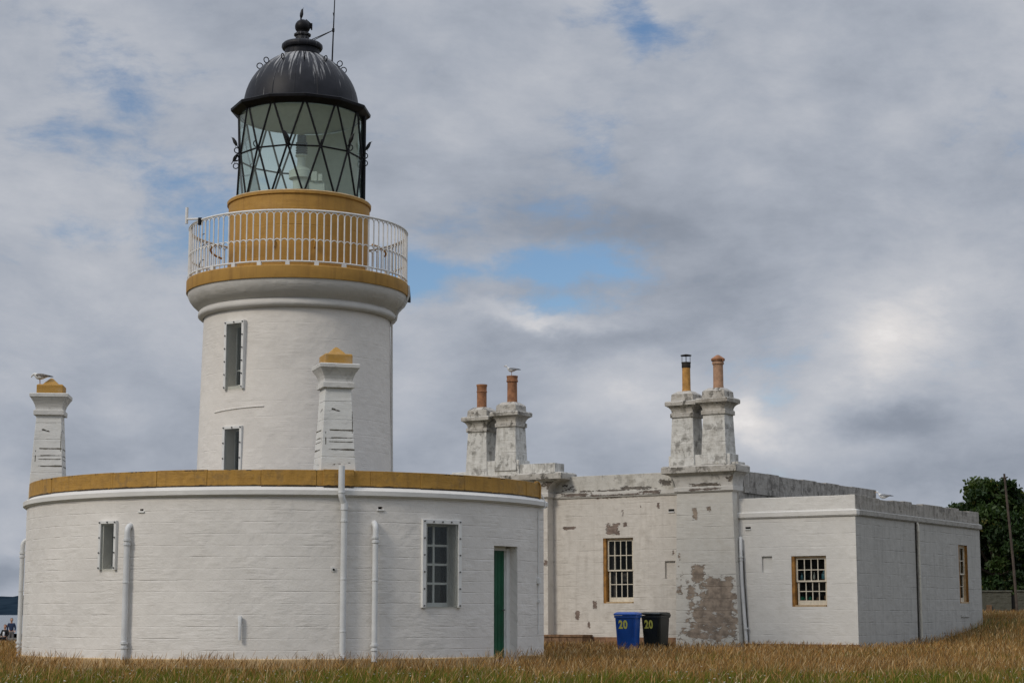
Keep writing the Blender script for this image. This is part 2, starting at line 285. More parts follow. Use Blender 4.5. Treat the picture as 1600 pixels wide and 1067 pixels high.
# ------------------------------------------------------------------ mesh builder
class MB:
    def __init__(s): s.v = []; s.f = []; s.uv = []; s.xf = None; s.mi = []; s.cur = 0; s.marks = []; s.voff = 0; s.uo = (0, 0)
    def add(s, vs, fs, uvs=None):
        b = len(s.v)
        for p in vs:
            p = Vector(p)
            s.v.append(tuple(s.xf @ p) if s.xf is not None else tuple(p))
        for i, f in enumerate(fs):
            s.f.append([b+k for k in f]); s.mi.append(s.cur)
            if uvs is not None: s.uv.append(uvs[i])
            else: s.uv.append(boxuv([vs[k] for k in f]))
        s.marks.append((b, len(s.v), len(s.f)-len(fs), len(s.f)))
    def box(s, x0, x1, y0, y1, z0, z1):
        s.rings([(z0, x0, x1, y0, y1), (z1, x0, x1, y0, y1)])
    def rings(s, R):                      # stacked rectangles (z, x0, x1, y0, y1)
        vs = []; fs = []
        for (z, x0, x1, y0, y1) in R: vs += [(x0,y0,z),(x1,y0,z),(x1,y1,z),(x0,y1,z)]
        for i in range(len(R)-1):
            a = 4*i
            for k in range(4): fs.append([a+k, a+(k+1)%4, a+4+(k+1)%4, a+4+k])
        n = 4*(len(R)-1)
        fs.append([3,2,1,0]); fs.append([n,n+1,n+2,n+3])
        s.add(vs, fs)
    def tube(s, pts, r, n=8, caps=True):
        pts = [Vector(p) for p in pts]; rs = r if isinstance(r, (list, tuple)) else [r]*len(pts)
        vs = []; fs = []; up = None
        for i, p in enumerate(pts):
            t = (pts[min(i+1, len(pts)-1)]-pts[max(i-1, 0)])
            t = t.normalized() if t.length > 1e-9 else Vector((0,0,1))
            if up is None: up = Vector((0,0,1)) if abs(t.z) < .9 else Vector((0,1,0))
            a = t.cross(up).normalized(); b = a.cross(t).normalized(); up = b
            for k in range(n):
                q = 2*PI*k/n; vs.append(tuple(p+a*math.cos(q)*rs[i]+b*math.sin(q)*rs[i]))
        for i in range(len(pts)-1):
            for k in range(n): fs.append([i*n+k, (i+1)*n+k, (i+1)*n+(k+1)%n, i*n+(k+1)%n])
        if caps: fs.append(list(range(n))); fs.append([(len(pts)-1)*n+k for k in range(n)][::-1])
        s.add(vs, fs)
    def lathe(s, prof, a0=-180, a1=180, n=96, center=(0,0,0), uvr=None, poly=False):   # prof (r, z) from bottom to top; angle 0 faces -Y
        full = abs(a1-a0) > 359.9; m = len(prof); vs = []; fs = []; uv = []
        cols = n if full else n+1
        for j in range(cols):
            th = rad(a0+(a1-a0)*j/n)
            for (r, z) in prof: vs.append((center[0]+r*math.sin(th), center[1]-r*math.cos(th), center[2]+z))
        L = [0]
        for i in range(1, m): L.append(L[-1]+math.hypot(prof[i][0]-prof[i-1][0], prof[i][1]-prof[i-1][1]))
        R = uvr if uvr else max(p[0] for p in prof)
        z0 = prof[0][1]
        for j in range(n):
            j2 = (j+1) % cols
            u0 = R*rad(a0+(a1-a0)*j/n); u1 = R*rad(a0+(a1-a0)*(j+1)/n)
            for i in range(m-1):
                fs.append([j*m+i, j2*m+i, j2*m+i+1, j*m+i+1])
                if s.vz: va, vb = s.voff+L[-1]-L[i], s.voff+L[-1]-L[i+1]
                else: va, vb = z0+L[i], z0+L[i+1]
                uv.append([(u0,va),(u1,va),(u1,vb),(u0,vb)])
        s.add(vs, fs, uv)
    vz = False
    def grid(s, mp, us, zs, holes, depth, usub=None):
        """wall with openings: mp(u, z, d) -> point, d inwards; holes (u0,u1,z0,z1)"""
        U = set(us); Z = set(zs)
        for h in holes: U |= {h[0], h[1]}; Z |= {h[2], h[3]}
        U = sorted(U); Z = sorted(Z); vi = {}; vs = []
        def V(u, z, dd):
            k = (u, z, dd)
            if k not in vi: vi[k] = len(vs); vs.append(mp(u, z, dd))
            return vi[k]
        fs = []; uv = []; sc = s.usc
        for i in range(len(U)-1):
            for j in range(len(Z)-1):
                uc = (U[i]+U[i+1])/2; zc = (Z[j]+Z[j+1])/2
                if any(h[0] < uc < h[1] and h[2] < zc < h[3] for h in holes): continue
                fs.append([V(U[i],Z[j],0), V(U[i+1],Z[j],0), V(U[i+1],Z[j+1],0), V(U[i],Z[j+1],0)])
                uv.append([(U[i]*sc,Z[j]),(U[i+1]*sc,Z[j]),(U[i+1]*sc,Z[j+1]),(U[i]*sc,Z[j+1])])
        for hh_ in holes:
            a, b, c0, d0 = hh_[:4]; dp = hh_[4] if len(hh_) > 4 else depth
            if len(hh_) > 4:
                fs.append([V(a,c0,dp), V(b,c0,dp), V(b,d0,dp), V(a,d0,dp)]); uv.append([(a*sc,c0),(b*sc,c0),(b*sc,d0),(a*sc,d0)])
            for (p, q) in (((a,c0),(b,c0)),((b,c0),(b,d0)),((b,d0),(a,d0)),((a,d0),(a,c0))):
                fs.append([V(*p,0), V(*q,0), V(*q,dp), V(*p,dp)][::-1])
                uv.append([(p[0]*sc,p[1]),(q[0]*sc,q[1]),(q[0]*sc+.3,q[1]+.3),(p[0]*sc+.3,p[1]+.3)])
        s.add(vs, fs, uv)
    usc = 1.0
    def build(s, name, mat, parent=None, smooth=False, bevel=0):
        me = bpy.data.meshes.new(name); me.from_pydata(s.v, [], s.f); 
        mats = mat if isinstance(mat, list) else [mat]
        for x in mats: me.materials.append(M[x])
        l = me.uv_layers.new(name='UVMap')
        flat = [c+s.uo[i] for f in s.uv for p in f for i, c in enumerate(p)]
        l.data.foreach_set('uv', flat)
        me.polygons.foreach_set('material_index', s.mi)
        if smooth: me.polygons.foreach_set('use_smooth', [True]*len(s.f))
        me.update()
        o = bpy.data.objects.new(name, me); COL.objects.link(o)
        if smooth: 
            md = o.modifiers.new('smooth by angle', 'EDGE_SPLIT'); md.split_angle = rad(smooth if smooth is not True else 40)
        if bevel:
            md = o.modifiers.new('bevel', 'BEVEL'); md.width = bevel; md.segments = 2; md.limit_method = 'ANGLE'; md.angle_limit = rad(50)
        if parent is not None: o.parent = parent
        return o
def build_each(b, name, mat, parent=None, smooth=False, bevel=0):
    out = []; k = 0
    for (v0, v1, f0, f1) in b.marks:
        q = MB(); q.v = b.v[v0:v1]; q.f = [[i-v0 for i in f] for f in b.f[f0:f1]]; q.uv = b.uv[f0:f1]; q.mi = b.mi[f0:f1]
        out.append(q.build(name, mat, parent, smooth, bevel))
    return out
def boxuv(P):
    P = [Vector(p) for p in P]; n = Vector((0,0,0))
    for i in range(len(P)):
        a, b = P[i], P[(i+1) % len(P)]
        n += Vector(((a.y-b.y)*(a.z+b.z), (a.z-b.z)*(a.x+b.x), (a.x-b.x)*(a.y+b.y)))
    ax, ay, az = abs(n.x), abs(n.y), abs(n.z)
    if az > ax and az > ay: return [(p.x, p.y) for p in P]
    if ay >= ax: return [(p.x, p.z) for p in P]
    return [(p.y, p.z) for p in P]
def thing(name, label, cat, loc=(0,0,0), rz=0, group=None):
    o = bpy.data.objects.new(name, None); COL.objects.link(o); o.empty_display_size = .3
    o.location = loc; o.rotation_euler = (0,0,rz); o['label'] = label; o['category'] = cat
    if group: o['group'] = group
    return o
def bw(u, Y): return (u-800)/FPX*Y*math.cos(PITCH)
def tag(o, label, cat, group=None, loc=None):
    o['label'] = label; o['category'] = cat
    if group: o['group'] = group
    return o
def smooth01(a, b, x):
    t = np.clip((x-a)/(b-a), 0, 1); return t*t*(3-2*t)
def ground_z(x, y):
    x = np.asarray(x, float); y = np.asarray(y, float)
    z = -.32*(1-smooth01(8, 36, y))
    z = z - .15 - .07*(1-smooth01(46, 52, y))
    z = z + .04*smooth01(44, 60, y)*smooth01(-6, 4, x)
    z = z + np.minimum(1.65*smooth01(10.5, 22.5, x)*smooth01(57, 77, y), 1.05)
    z = z - .85*smooth01(62, 120, y)*(1-smooth01(-14, -2, x))
    z = z - .9*smooth01(125, 245, y)
    z = z + .03*np.sin(x*.9+y*.37)*np.cos(y*.6-x*.21)
    return z

# ------------------------------------------------------------------ ground, sea, far hills
def heightsheet(name, xs, ys, zf, mat):
    X, Y = np.meshgrid(xs, ys); Z = zf(X, Y); nx = len(xs)
    vs = np.stack([X.ravel(), Y.ravel(), Z.ravel()], 1)
    fs = [[j*nx+i, j*nx+i+1, (j+1)*nx+i+1, (j+1)*nx+i] for j in range(len(ys)-1) for i in range(nx-1)]
    me = bpy.data.meshes.new(name); me.from_pydata(vs.tolist(), [], fs); me.materials.append(M[mat])
    me.polygons.foreach_set('use_smooth', [True]*len(fs)); me.update()
    o = bpy.data.objects.new(name, me); COL.objects.link(o); o['kind'] = 'structure'; return o
m, g = newmat('meadow_soil')
o_ = g.n('ShaderNodeTexCoord').outputs['Object']
c = g.mix(g.mr(g.noise(o_, .35, 6, .6), .4, .62), (.055,.06,.014), (.145,.095,.035))
c = g.mix(g.mr(g.noise(o_, 9, 5, .7), .4, .7, 0, .5), c, (.05,.035,.015))
finish(g, c, .95, g.noise(o_, 14, 6, .7), .06, 1.0, .1); M['soil'] = m
m, g = newmat('sea_water')
o_ = g.n('ShaderNodeTexCoord').outputs['Object']
finish(g, (.09,.11,.125), .18, g.noise(g.vm('MULTIPLY', o_, (.25,.9,1)), 1.2, 5, .6), .25, 1.0, .5); M['sea'] = m
m, g = newmat('far_hillside')
o_ = g.n('ShaderNodeTexCoord').outputs['Object']
c = g.mix(g.mr(g.noise(o_, .02, 7, .65), .35, .65), (.012,.022,.034), (.022,.036,.052))
finish(g, c, 1.0, None, spec=0); M['hill'] = m
xs = np.unique(np.concatenate([np.linspace(-900,-60,12), np.linspace(-60,60,121), np.linspace(60,900,12)]))
ys = np.unique(np.concatenate([np.linspace(-300,0,8), np.linspace(0,130,131), np.linspace(130,330,30)]))
heightsheet('ground', xs, ys, ground_z, 'soil')
sh = MB(); sh.add([(-9000,232,-1.36),(9000,232,-1.36),(9000,12000,-1.36),(-9000,12000,-1.36)], [[0,1,2,3]])
o = sh.build('sea', 'sea'); o['kind'] = 'structure'
def hill_z(x, y):
    t = (y-3000)/900.0
    ridge = 46+16*np.sin(x*.0021+1.0)+9*np.sin(x*.006)+5*np.sin(x*.017+2)+2.0*np.sin(x*.05)+1.2*np.sin(x*.13)
    return -1.6+ridge*smooth01(0, .5, t)*(1-.25*smooth01(.6, 1, t))
heightsheet('far_hills', np.linspace(-3200,3200,520), np.linspace(3000,3900,14), hill_z, 'hill')

# ------------------------------------------------------------------ lighthouse tower
CX, CY = -5.89, 50.0
def pol(th, r, z): t = rad(th); return (r*math.sin(t), -r*math.cos(t), z)
tower = thing('lighthouse_tower', 'round white lighthouse tower with ochre gallery band and black domed lantern', 'lighthouse', (CX, CY, 0))
def twr(z): return 2.66-.0215*(z-3.5)     # slight batter
holesT = [(-37.6,-26.2,6.98,8.62), (-37.2,-26.2,3.9,5.86)]
b = MB(); b.usc = rad(1)*2.6
def mpT(u, z, dd): return pol(u, twr(z)-dd, z)
b.grid(mpT, [-180+3*k for k in range(121)], [-.5,3,6,8,9.04], holesT, .42)
b.build('tower_wall', 'tower_white', tower, smooth=30)
b = MB(); b.lathe([(2.56,9.02),(2.655,9.04),(2.70,9.08),(2.705,9.14),(2.68,9.21),(2.63,9.255),(2.66,9.28),(2.76,9.33),(2.86,9.42),(2.935,9.52),(2.985,9.63),(2.995,9.72)], n=128)
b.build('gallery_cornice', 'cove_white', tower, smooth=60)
b = MB(); b.lathe([(2.985,9.715),(3.03,9.715),(3.035,9.73),(3.035,10.03),(3.02,10.05),(1.9,10.05)], n=128)
b.build('gallery_band', 'ochre_band', tower, smooth=30)
b = MB(); b.lathe([(1.94,10.045),(1.94,12.18),(1.98,12.20),(1.98,12.27)], n=96)
b.build('lantern_base', 'ochre_wall', tower, smooth=30)
b = MB(); b.lathe([(1.981,12.265),(1.985,12.275),(1.965,12.30),(1.70,12.345),(1.0,12.345)], n=96)
b.build('lantern_sill', 'plinth_sand', tower, smooth=30)
# little hooks on the lantern base
for th in (-13, 19):
    b = MB(); p = pol(th, 1.97, 10.72); b.tube([pol(th,1.93,10.74), pol(th,2.0,10.76), pol(th,2.02,10.9), pol(th,1.95,10.98)], .03, 6); b.build('wall_hook', 'ochre_wall', tower, smooth=True)
# pipe ring behind the railing
b = MB(); b.tube([pol(t,2.4,10.95-.0*abs(t)) for t in range(62,105,4)], .03, 6)
b.tube([pol(t,2.4,10.95) for t in range(-110,-60,4)], .03, 6)
build_each(b, 'inner_handrail', 'ochre_wall', tower, smooth=True)
# railing
b = MB(); NB = 100; RR = 2.985
b.tube([pol(360*k/120, RR, 11.50) for k in range(121)], .030, 8, False)
b.tube([pol(360*k/120, RR, 10.15) for k in range(121)], .024, 6, False)
for k in range(NB):
    th = 360*(k+.35)/NB
    b.tube([pol(th,RR,10.15), pol(th,RR,11.40)], .019, 6, False)
    for zc in (11.365, 10.64):
        b.tube([pol(th+3.6*(.5-.5*math.cos(q)), RR, zc+.10*math.sin(q)) for q in [PI*i/6 for i in range(7)]], .0155, 5, False)
    if k % 4 == 0:
        b.xf = Matrix.Rotation(rad(th), 4, 'Z'); b.box(-.055,.055,-RR-.035,-RR+.05,10.045,10.17); b.xf = None
b.build('gallery_railing', 'rail', tower, smooth=True)
# sensor arm clamped to the rail
b = MB(); p = pol(-66,3.16,11.62); b.tube([pol(-54,2.98,11.53), p], .03, 6)
b.tube([(p[0],p[1],11.50),(p[0],p[1],11.94)], .04, 8); b.build('sensor_arm', 'rail', tower, smooth=True)
b = MB(); b.tube([pol(-54,3.02,11.55), pol(-54,3.02,11.36)], .055, 8)
b.tube([pol(-54,2.95,11.5), pol(-54,2.95,10.45), pol(-58,2.95,10.2), pol(-58,2.95,10.08)], .012, 5)
for z in (11.1, 10.8, 10.4): b.tube([pol(-55,2.95,z), pol(-51,2.95,z)], .012, 5)
b.build('sensor_cable', 'black_iron', tower)
# drain pipe down the right of the tower
b = MB(); b.tube([pol(87,3.06,10.0), pol(87,3.06,9.72), pol(87,3.0,9.55), pol(87,2.93,9.42), pol(87,2.80,9.31), pol(87,2.74,9.2), pol(87,2.72,9.05), pol(87,2.60,8.95), pol(87,2.63,6), pol(87,2.66,4)], .03, 6)
b.build('drain_pipe', 'cove_white', tower, smooth=True)
b = MB(); b.tube([pol(93,3.02,10.05), pol(93,3.05,9.7), pol(93,3.03,9.6)], [.05,.05,.07], 8); b.build('pipe_shoe', 'soot', tower, smooth=True)
# cracks repaired with mortar
b = MB(); b.tube([pol(t, twr(6.3)+.004, 6.33+.045*math.sin((t+50)*.045)+.0012*(t+48)) for t in np.linspace(-48,-12,14)], .020, 5)
b.build('mortar_fillet', 'tower_white', tower)
# cable clip line on the cornice
# windows of the tower
def flange_frame(parent, th0, th1, z0, z1, R, wdt, bolts_v, bolts_h, matf='paint', bottom=False, fr=.03):
    """flat frame bolted over an opening; local axis along the chord"""
    tc = (th0+th1)/2; hw = R*math.sin(rad((th1-th0)/2)); y = -R*math.cos(rad((th1-th0)/2))
    X = Matrix.Rotation(rad(tc), 4, 'Z')
    b = MB(); b.xf = X; yo = y-.075
    b.box(-hw,-hw+wdt,yo,y+.05,z0,z1); b.box(hw-wdt,hw,yo,y+.05,z0,z1)
    b.box(-hw+wdt,hw-wdt,yo+.002,y+.05,z1-wdt,z1)
    if bottom: b.box(-hw+wdt,hw-wdt,yo+.002,y+.05,z0,z0+wdt)
    f = b.build('cover_frame', matf, parent, bevel=.006)
    q = MB(); q.xf = X
    for i in range(bolts_v):
        z = z0+.05+(z1-z0-.09)*i/(bolts_v-1)
        for sx_ in (-1, 1): q.tube([(sx_*(hw-wdt/2), yo+.004, z), (sx_*(hw-wdt/2), yo-.022, z)], .020, 6)
    for i in range(1, bolts_h-1):
        xx = -hw+wdt/2+(2*hw-wdt)*i/(bolts_h-1); q.tube([(xx, yo+.004, z1-wdt/2), (xx, yo-.022, z1-wdt/2)], .020, 6)
    build_each(q, 'frame_bolt', 'bolt', f)
    q = MB(); q.xf = X; q.add([(-hw+wdt,yo+.03,z0),(hw-wdt,yo+.03,z0),(hw-wdt,yo+.03,z1-wdt),(-hw+wdt,yo+.03,z1-wdt)], [[0,1,2,3]])
    q.build('cover_sheet', 'cover_glass', f)
    return f, X, y, hw
def inner_sash(parent, X, y, hw, z0, z1, dep, cols, rows, bar=.035, rail=.05, matf='paint', splits=None):
    b = MB(); b.xf = X; yf = y+dep; t = .05
    b.box(-hw,-hw+rail,yf-.01,yf+t,z0,z1); b.box(hw-rail,hw,yf-.01,yf+t,z0,z1)
    b.box(-hw+rail,hw-rail,yf-.008,yf+t,z1-rail,z1); b.box(-hw+rail,hw-rail,yf-.008,yf+t,z0,z0+rail*1.6)
    xs_ = [-hw+rail+(2*hw-2*rail)*i/cols for i in range(1, cols)]
    for x in xs_: b.box(x-bar/2,x+bar/2,yf,yf+t-.01,z0+rail*1.6,z1-rail)
    zz = splits or [z0+rail*1.6+(z1-z0-2.6*rail)*j/rows for j in range(1, rows)]
    for z in zz: b.box(-hw+rail,hw-rail,yf+.003,yf+t-.013,z-bar/2,z+bar/2)
    f = b.build('sash_frame', matf, parent, bevel=.004)
    q = MB(); q.xf = X; q.add([(-hw+rail*.5,yf+.02,z0+.02),(hw-rail*.5,yf+.02,z0+.02),(hw-rail*.5,yf+.02,z1-.02),(-hw+rail*.5,yf+.02,z1-.02)], [[0,1,2,3]])
    q.build('window_pane', 'window_glass', f)
    q = MB(); q.xf = X
    y2 = yf+.35
    q.add([(-hw,yf+.05,z0),(hw,yf+.05,z0),(hw,yf+.05,z1),(-hw,yf+.05,z1),(-hw-.1,y2,z0),(hw+.1,y2,z0),(hw+.1,y2,z1),(-hw-.1,y2,z1)],
          [[4,5,6,7],[0,1,5,4],[1,2,6,5],[2,3,7,6],[3,0,4,7]])
    q.build('room_interior', 'interior', f)
    return f
for (a0, a1, z0, z1, ih) in ((-39.2,-24.6,6.90,8.70,holesT[0]), (-38.8,-24.6,3.85,5.93,holesT[1])):
    f, X, y, hw = flange_frame(tower, a0, a1, z0, z1, 2.60, .075, 6, 3)
    b = MB(); b.xf = X; hx = .26; zb0, zb1 = ih[2], ih[3]
    inner_sash(tower, X, y, .27, zb0-.02, zb1+.02, .32, 1, 2, rail=.06, splits=[zb0+.45])

# --- lantern
LB, LT, LM, LR = 12.34, 14.80, 13.575, 1.72
TH0 = 10.0
b = MB()
def node(k, z, half=0): return pol(TH0+30*k+15*half, LR if True else LR, z)
for k in range(12):
    for sgn, half in ((1, 0),):
        pass
def off(th, z, e): return pol(th+e, LR, z)
for k in range(12):
    t = TH0+30*k
    for sg in (1, -1):
        b.tube([off(t, LB, sg*1.2), off(t+sg*15, LM, -sg*.5)], .028, 6)
        b.tube([off(t, LT, sg*1.2), off(t+sg*15, LM, -sg*.5)], .028, 6)
    b.tube([off(t-15, LM, 0), off(t+15, LM, 0)], .025, 6)
    b.tube([off(t, LB+.01, 0), off(t+30, LB+.01, 0)], .022, 6)
    b.tube([off(t+15, LM-.05, 0), off(t+15, LM+.05, 0)], .035, 6)
b.tube([pol(91,LR+.045,LB-.08), pol(91,LR+.045,LT+.08)], .055, 8)
lf = b.build('lantern_frame', 'black_iron', tower, smooth=True)
b = MB()
for k in range(12):   # triangular panes between the bars
    t = TH0+30*k
    A, B2 = off(t,LB,0), off(t+30,LB,0); T1, T2 = off(t,LT,0), off(t+30,LT,0); Mm, M0, M2 = off(t+15,LM,0), off(t-15,LM,0), off(t+45,LM,0)
    b.add([A,B2,Mm], [[0,1,2]]); b.add([T1,T2,Mm], [[2,1,0]]); b.add([A,Mm,M0], [[0,1,2]]); b.add([T1,Mm,M0], [[0,2,1]])
b.build('lantern_pane', 'lantern_glass', lf)
b = MB()
def hring(b, th, r, z, R=.075, tilt=0):
    c0 = Vector(pol(th, r, z)); e = Vector(pol(th, 1, 0)).normalized()
    b.tube([tuple(c0+e*R*math.cos(q)+Vector((0,0,R*math.sin(q)))) for q in [2*PI*i/14 for i in range(15)]], .015, 5, False)
for k in range(12): 
    t = TH0+15+30*k; hring(b, t, LR+.10, LM+.08)
    if k in (2, 8, 9, 3): hring(b, t, LR+.10, LM-.13)
    hring(b, t+15, 1.12+.05, 16.22, .08)
build_each(b, 'hand_ring', 'black_iron', tower)
# eaves (twelve sided), dome, vent, ball finial
b = MB(); b.lathe([(1.66,14.76),(1.76,14.77),(1.94,14.88),(1.95,14.95),(1.93,14.97),(1.64,15.02),(1.58,15.03)], TH0, TH0+360, 12)
b.build('eaves', 'black_iron', tower)
DP = [(1.615,15.0),(1.61,15.08),(1.59,15.22),(1.57,15.34),(1.53,15.50),(1.47,15.66),(1.40,15.80),(1.31,15.94),(1.20,16.08),(1.07,16.21),(.92,16.34),(.77,16.44),(.64,16.51),(.50,16.56),(.3,16.60)]
b = MB(); b.vz = True; b.lathe(DP, n=96, uvr=1.6); b.build('dome', 'dome', tower, smooth=60)
b = MB(); b.vz = True; b.voff = 1.0
b.lathe([(.49,16.55),(.485,16.74),(.55,16.75),(.575,16.80),(.57,16.87),(.52,16.92),(.42,16.955),(.20,16.97),(.19,17.13),(.235,17.15),(.24,17.19),(.20,17.22),(.165,17.235)], n=48, uvr=1.6)
b.build('vent_drum', 'dome', tower, smooth=50)
b = MB(); b.lathe([(.165,17.22)]+[(.215*math.sin(q), 17.41-.215*math.cos(q)) for q in [.85+(PI-.87)*i/12 for i in range(13)]], n=32); b.build('ball_finial', 'black_iron', tower, smooth=60)
b = MB(); b.tube([(.09,0,17.62),(.26,0,17.47),(.255,0,17.32)], .022, 6); b.xf = Matrix.Rotation(0,4,'Z'); b.box(.20,.275,-.012,.012,17.36,17.52); b.build('wind_vane_bracket', 'black_iron', tower)
b = MB(); b.tube([(.875,-.3,16.28),(.89,-.3,16.9),(.935,-.3,18.6)], [.022,.02,.012], 6); b.tube([(.915,-.33,17.55),(.885,-.33,17.72)], .010, 5)
b.tube([(.895,-.3,17.22),(.20,-.1,16.98)], .012, 5); b.tube([(.895,-.3,17.22),(.26,-.25,16.90)], .012, 5); b.tube([(.895,-.3,17.17),(.895,-.3,17.27)], .035, 6)
b.build('mast_aerial', 'black_iron', tower)
# inside of the lantern: lining, landward blinds, pedestal with a small lamp
b = MB(); b.lathe([(LR-.05,14.74),(1.5,15.0),(1.35,15.2),(.6,15.7),(.05,15.8)], n=48); b.build('dome_lining', 'lining', tower, smooth=40)
b = MB(); b.lathe([(LR-.10,12.36),(LR-.10,14.72)], 84, 183, 24); b.build('landward_blind', 'blind', tower, smooth=40)
b = MB(); b.lathe([(.24,12.34),(.22,12.9),(.24,13.02),(.34,13.06),(.34,13.26),(.24,13.34),(.12,13.42),(.11,13.66),(.17,13.70),(.17,13.74),(.0,13.74)], center=(.02,.1,0), n=32)
ped = b.build('lamp_pedestal', 'pedestal', tower, smooth=30)
b = MB(); pr = [(.12,13.74)]
for i in range(5): z = 13.78+i*.07; pr += [(.11,z),(.165,z+.01),(.165,z+.03),(.11,z+.04)]
pr += [(.13,14.12),(.13,14.30),(.0,14.31)]
b.lathe(pr, center=(.02,.1,0), n=32); b.build('lamp_unit', 'lamp_grey', tower, smooth=30)
b = MB(); b.box(.30,.72,-.35,.0,12.36,12.86); b.box(.36,.52,-.42,-.36,12.88,13.15); b.box(.55,.66,-.42,-.30,12.88,13.08); b.build('control_box', 'pedestal', tower, bevel=.01)

# ------------------------------------------------------------------ curved building round the tower
RING = thing('round_keepers_building', 'low curved white building with ochre parapet wrapped round the lighthouse tower', 'building', (CX, CY, 0))
RW = 7.0; TE = 73.4; TS = -138
dh = (51.1, 59.4, .0, 2.76); wh = (33.6, 40.4, 1.27, 3.22); lw_ = (-33.3, -30.2, 2.16, 3.19)
v1 = (-24.4,-23.6,3.50,3.55); v2 = (23.0,23.9,3.54,3.60)
b = MB(); b.usc = rad(1)*RW
b.grid(lambda u, z, dd: pol(u, RW-dd, z), [TS+(TE-TS)*k/100 for k in range(101)], [-.8,0,1,2,3,3.84], [dh, wh, lw_, v1, v2], .34)
b.build('curved_wall', 'ring_white', RING, smooth=30)
b = MB(); b.lathe([(7.035,-.8),(7.035,.055),(6.99,.075)], TS, dh[0]-.3, 80); b.lathe([(7.035,-.8),(7.035,.055),(6.99,.075)], dh[1]+.3, TE+.2, 10); b.build('wall_plinth', 'plinth_sand', RING)
b = MB(); b.lathe([(6.98,3.80),(7.05,3.815),(7.07,3.84),(7.10,3.85),(7.105,3.955),(7.06,3.985),(7.0,4.01),(6.94,4.05)], TS, TE+.6, 100); 
# closing face of the cornice
pr = [(6.6,3.80),(7.05,3.815),(7.07,3.84),(7.10,3.85),(7.105,3.955),(7.06,3.985),(6.94,4.05),(6.6,4.05)]
b.add([pol(TE+.6, r, z) for r, z in pr], [list(range(len(pr)))]); b.build('cornice', 'trim_white', RING, smooth=30)
PE = 72.2
def arc_block(b, a0, a1, r0, r1, z0, z1, n):
    vs = []; fs = []; uv = []
    for j in range(n+1):
        t = a0+(a1-a0)*j/n; vs += [pol(t,r0,z0), pol(t,r1,z0), pol(t,r1,z1), pol(t,r0,z1)]
    for j in range(n):
        a = 4*j; u0 = rad(a0+(a1-a0)*j/n)*r1; u1 = rad(a0+(a1-a0)*(j+1)/n)*r1
        fs += [[a+1,a+5,a+6,a+2],[a+2,a+6,a+7,a+3],[a+3,a+7,a+4,a]]
        uv += [[(u0,z0),(u1,z0),(u1,z1),(u0,z1)]]*1+[[(u0,z1),(u1,z1),(u1,z1+.3),(u0,z1+.3)]]+[[(u0,z1),(u1,z1),(u1,z0),(u0,z0)]]
    fs += [[0,1,2,3],[4*n+3,4*n+2,4*n+1,4*n]]; uv += [[(0,z0),(.3,z0),(.3,z1),(0,z1)]]*2
    b.add(vs, fs, uv)
b = MB(); random.seed(3)
t = TS
while t < PE-1:
    t2 = min(t+math.degrees(1.29/6.95), PE)
    if PE-t2 < 4: t2 = PE
    arc_block(b, t+.025, t2-.025, 6.66+random.uniform(-.006,.006), 6.955+random.uniform(-.008,.008), 4.035, 4.435+random.uniform(-.006,.008), 6); t = t2
arc_block(b, TS, PE-.2, 6.67, 6.93, 4.03, 4.41, 80)
arc_block(b, 12.2, 18.1, 6.62, 7.0, 4.037, 4.45, 5)
b.build('ochre_parapet', 'ochre_parapet', RING, bevel=.008)
b = MB(); b.lathe([(6.7,4.15),(2.5,4.3)], TS, TE, 60); b.build('roof', 'roof', RING)
for t in (TE, TS):
    b = MB(); b.add([pol(t,7.0,-.8), pol(t,2.5,-.8), pol(t,2.5,4.05), pol(t,7.0,4.05)], [[0,1,2,3]])
    b.build('end_wall', 'ring_white', RING)
# hoop of hose over the end of the parapet
b = MB(); b.tube([pol(71.3,6.99,4.04), pol(71.3,7.0,4.35), pol(71.1,6.98,4.44), pol(70.5,6.95,4.47), pol(69.9,6.9,4.46)], .022, 6)
b.build('lashing_strap', 'ochre_band', RING, smooth=True)
# bolts of the ring windows
f, X, y, hw = flange_frame(RING, 32.2, 41.5, 1.245, 3.33, RW+.0, .10, 6, 5)
b = MB()
sf = inner_sash(RING, X, y, .46, 1.27, 3.24, .30, 2, 4, bar=.055, rail=.06)
b = MB(); b.xf = X; b.tube([(-.33,y+.50,2.42),(-.33,y+.52,2.42)], .15, 20); b.build('round_plate', 'pedestal', sf)
b = MB(); b.xf = X; b.box(-.05,.40,y+.58,y+.6,1.35,2.35); b.build('curtain', 'curtain', sf)
f, X, y, hw = flange_frame(RING, -34.2, -29.6, 2.13, 3.29, RW+.0, .07, 4, 3)
inner_sash(RING, X, y, .22, 2.16, 3.20, .26, 1, 1, rail=.04)
# bird on... vents
for v, th in ((v1, -24.0), (v2, 23.45)):
    Xv = Matrix.Rotation(rad(th), 4, 'Z'); b = MB(); b.xf = Xv
    b.box(-.085,.085,-6.9,-6.86,v[2]-.02,v[3]+.02); b.build('air_vent', 'vent_dark', RING)
    b = MB(); b.xf = Xv; b.box(-.09,.09,-7.03,-6.95,v[2]-.045,v[2]-.005); b.build('vent_sill', 'paint', RING, bevel=.01)
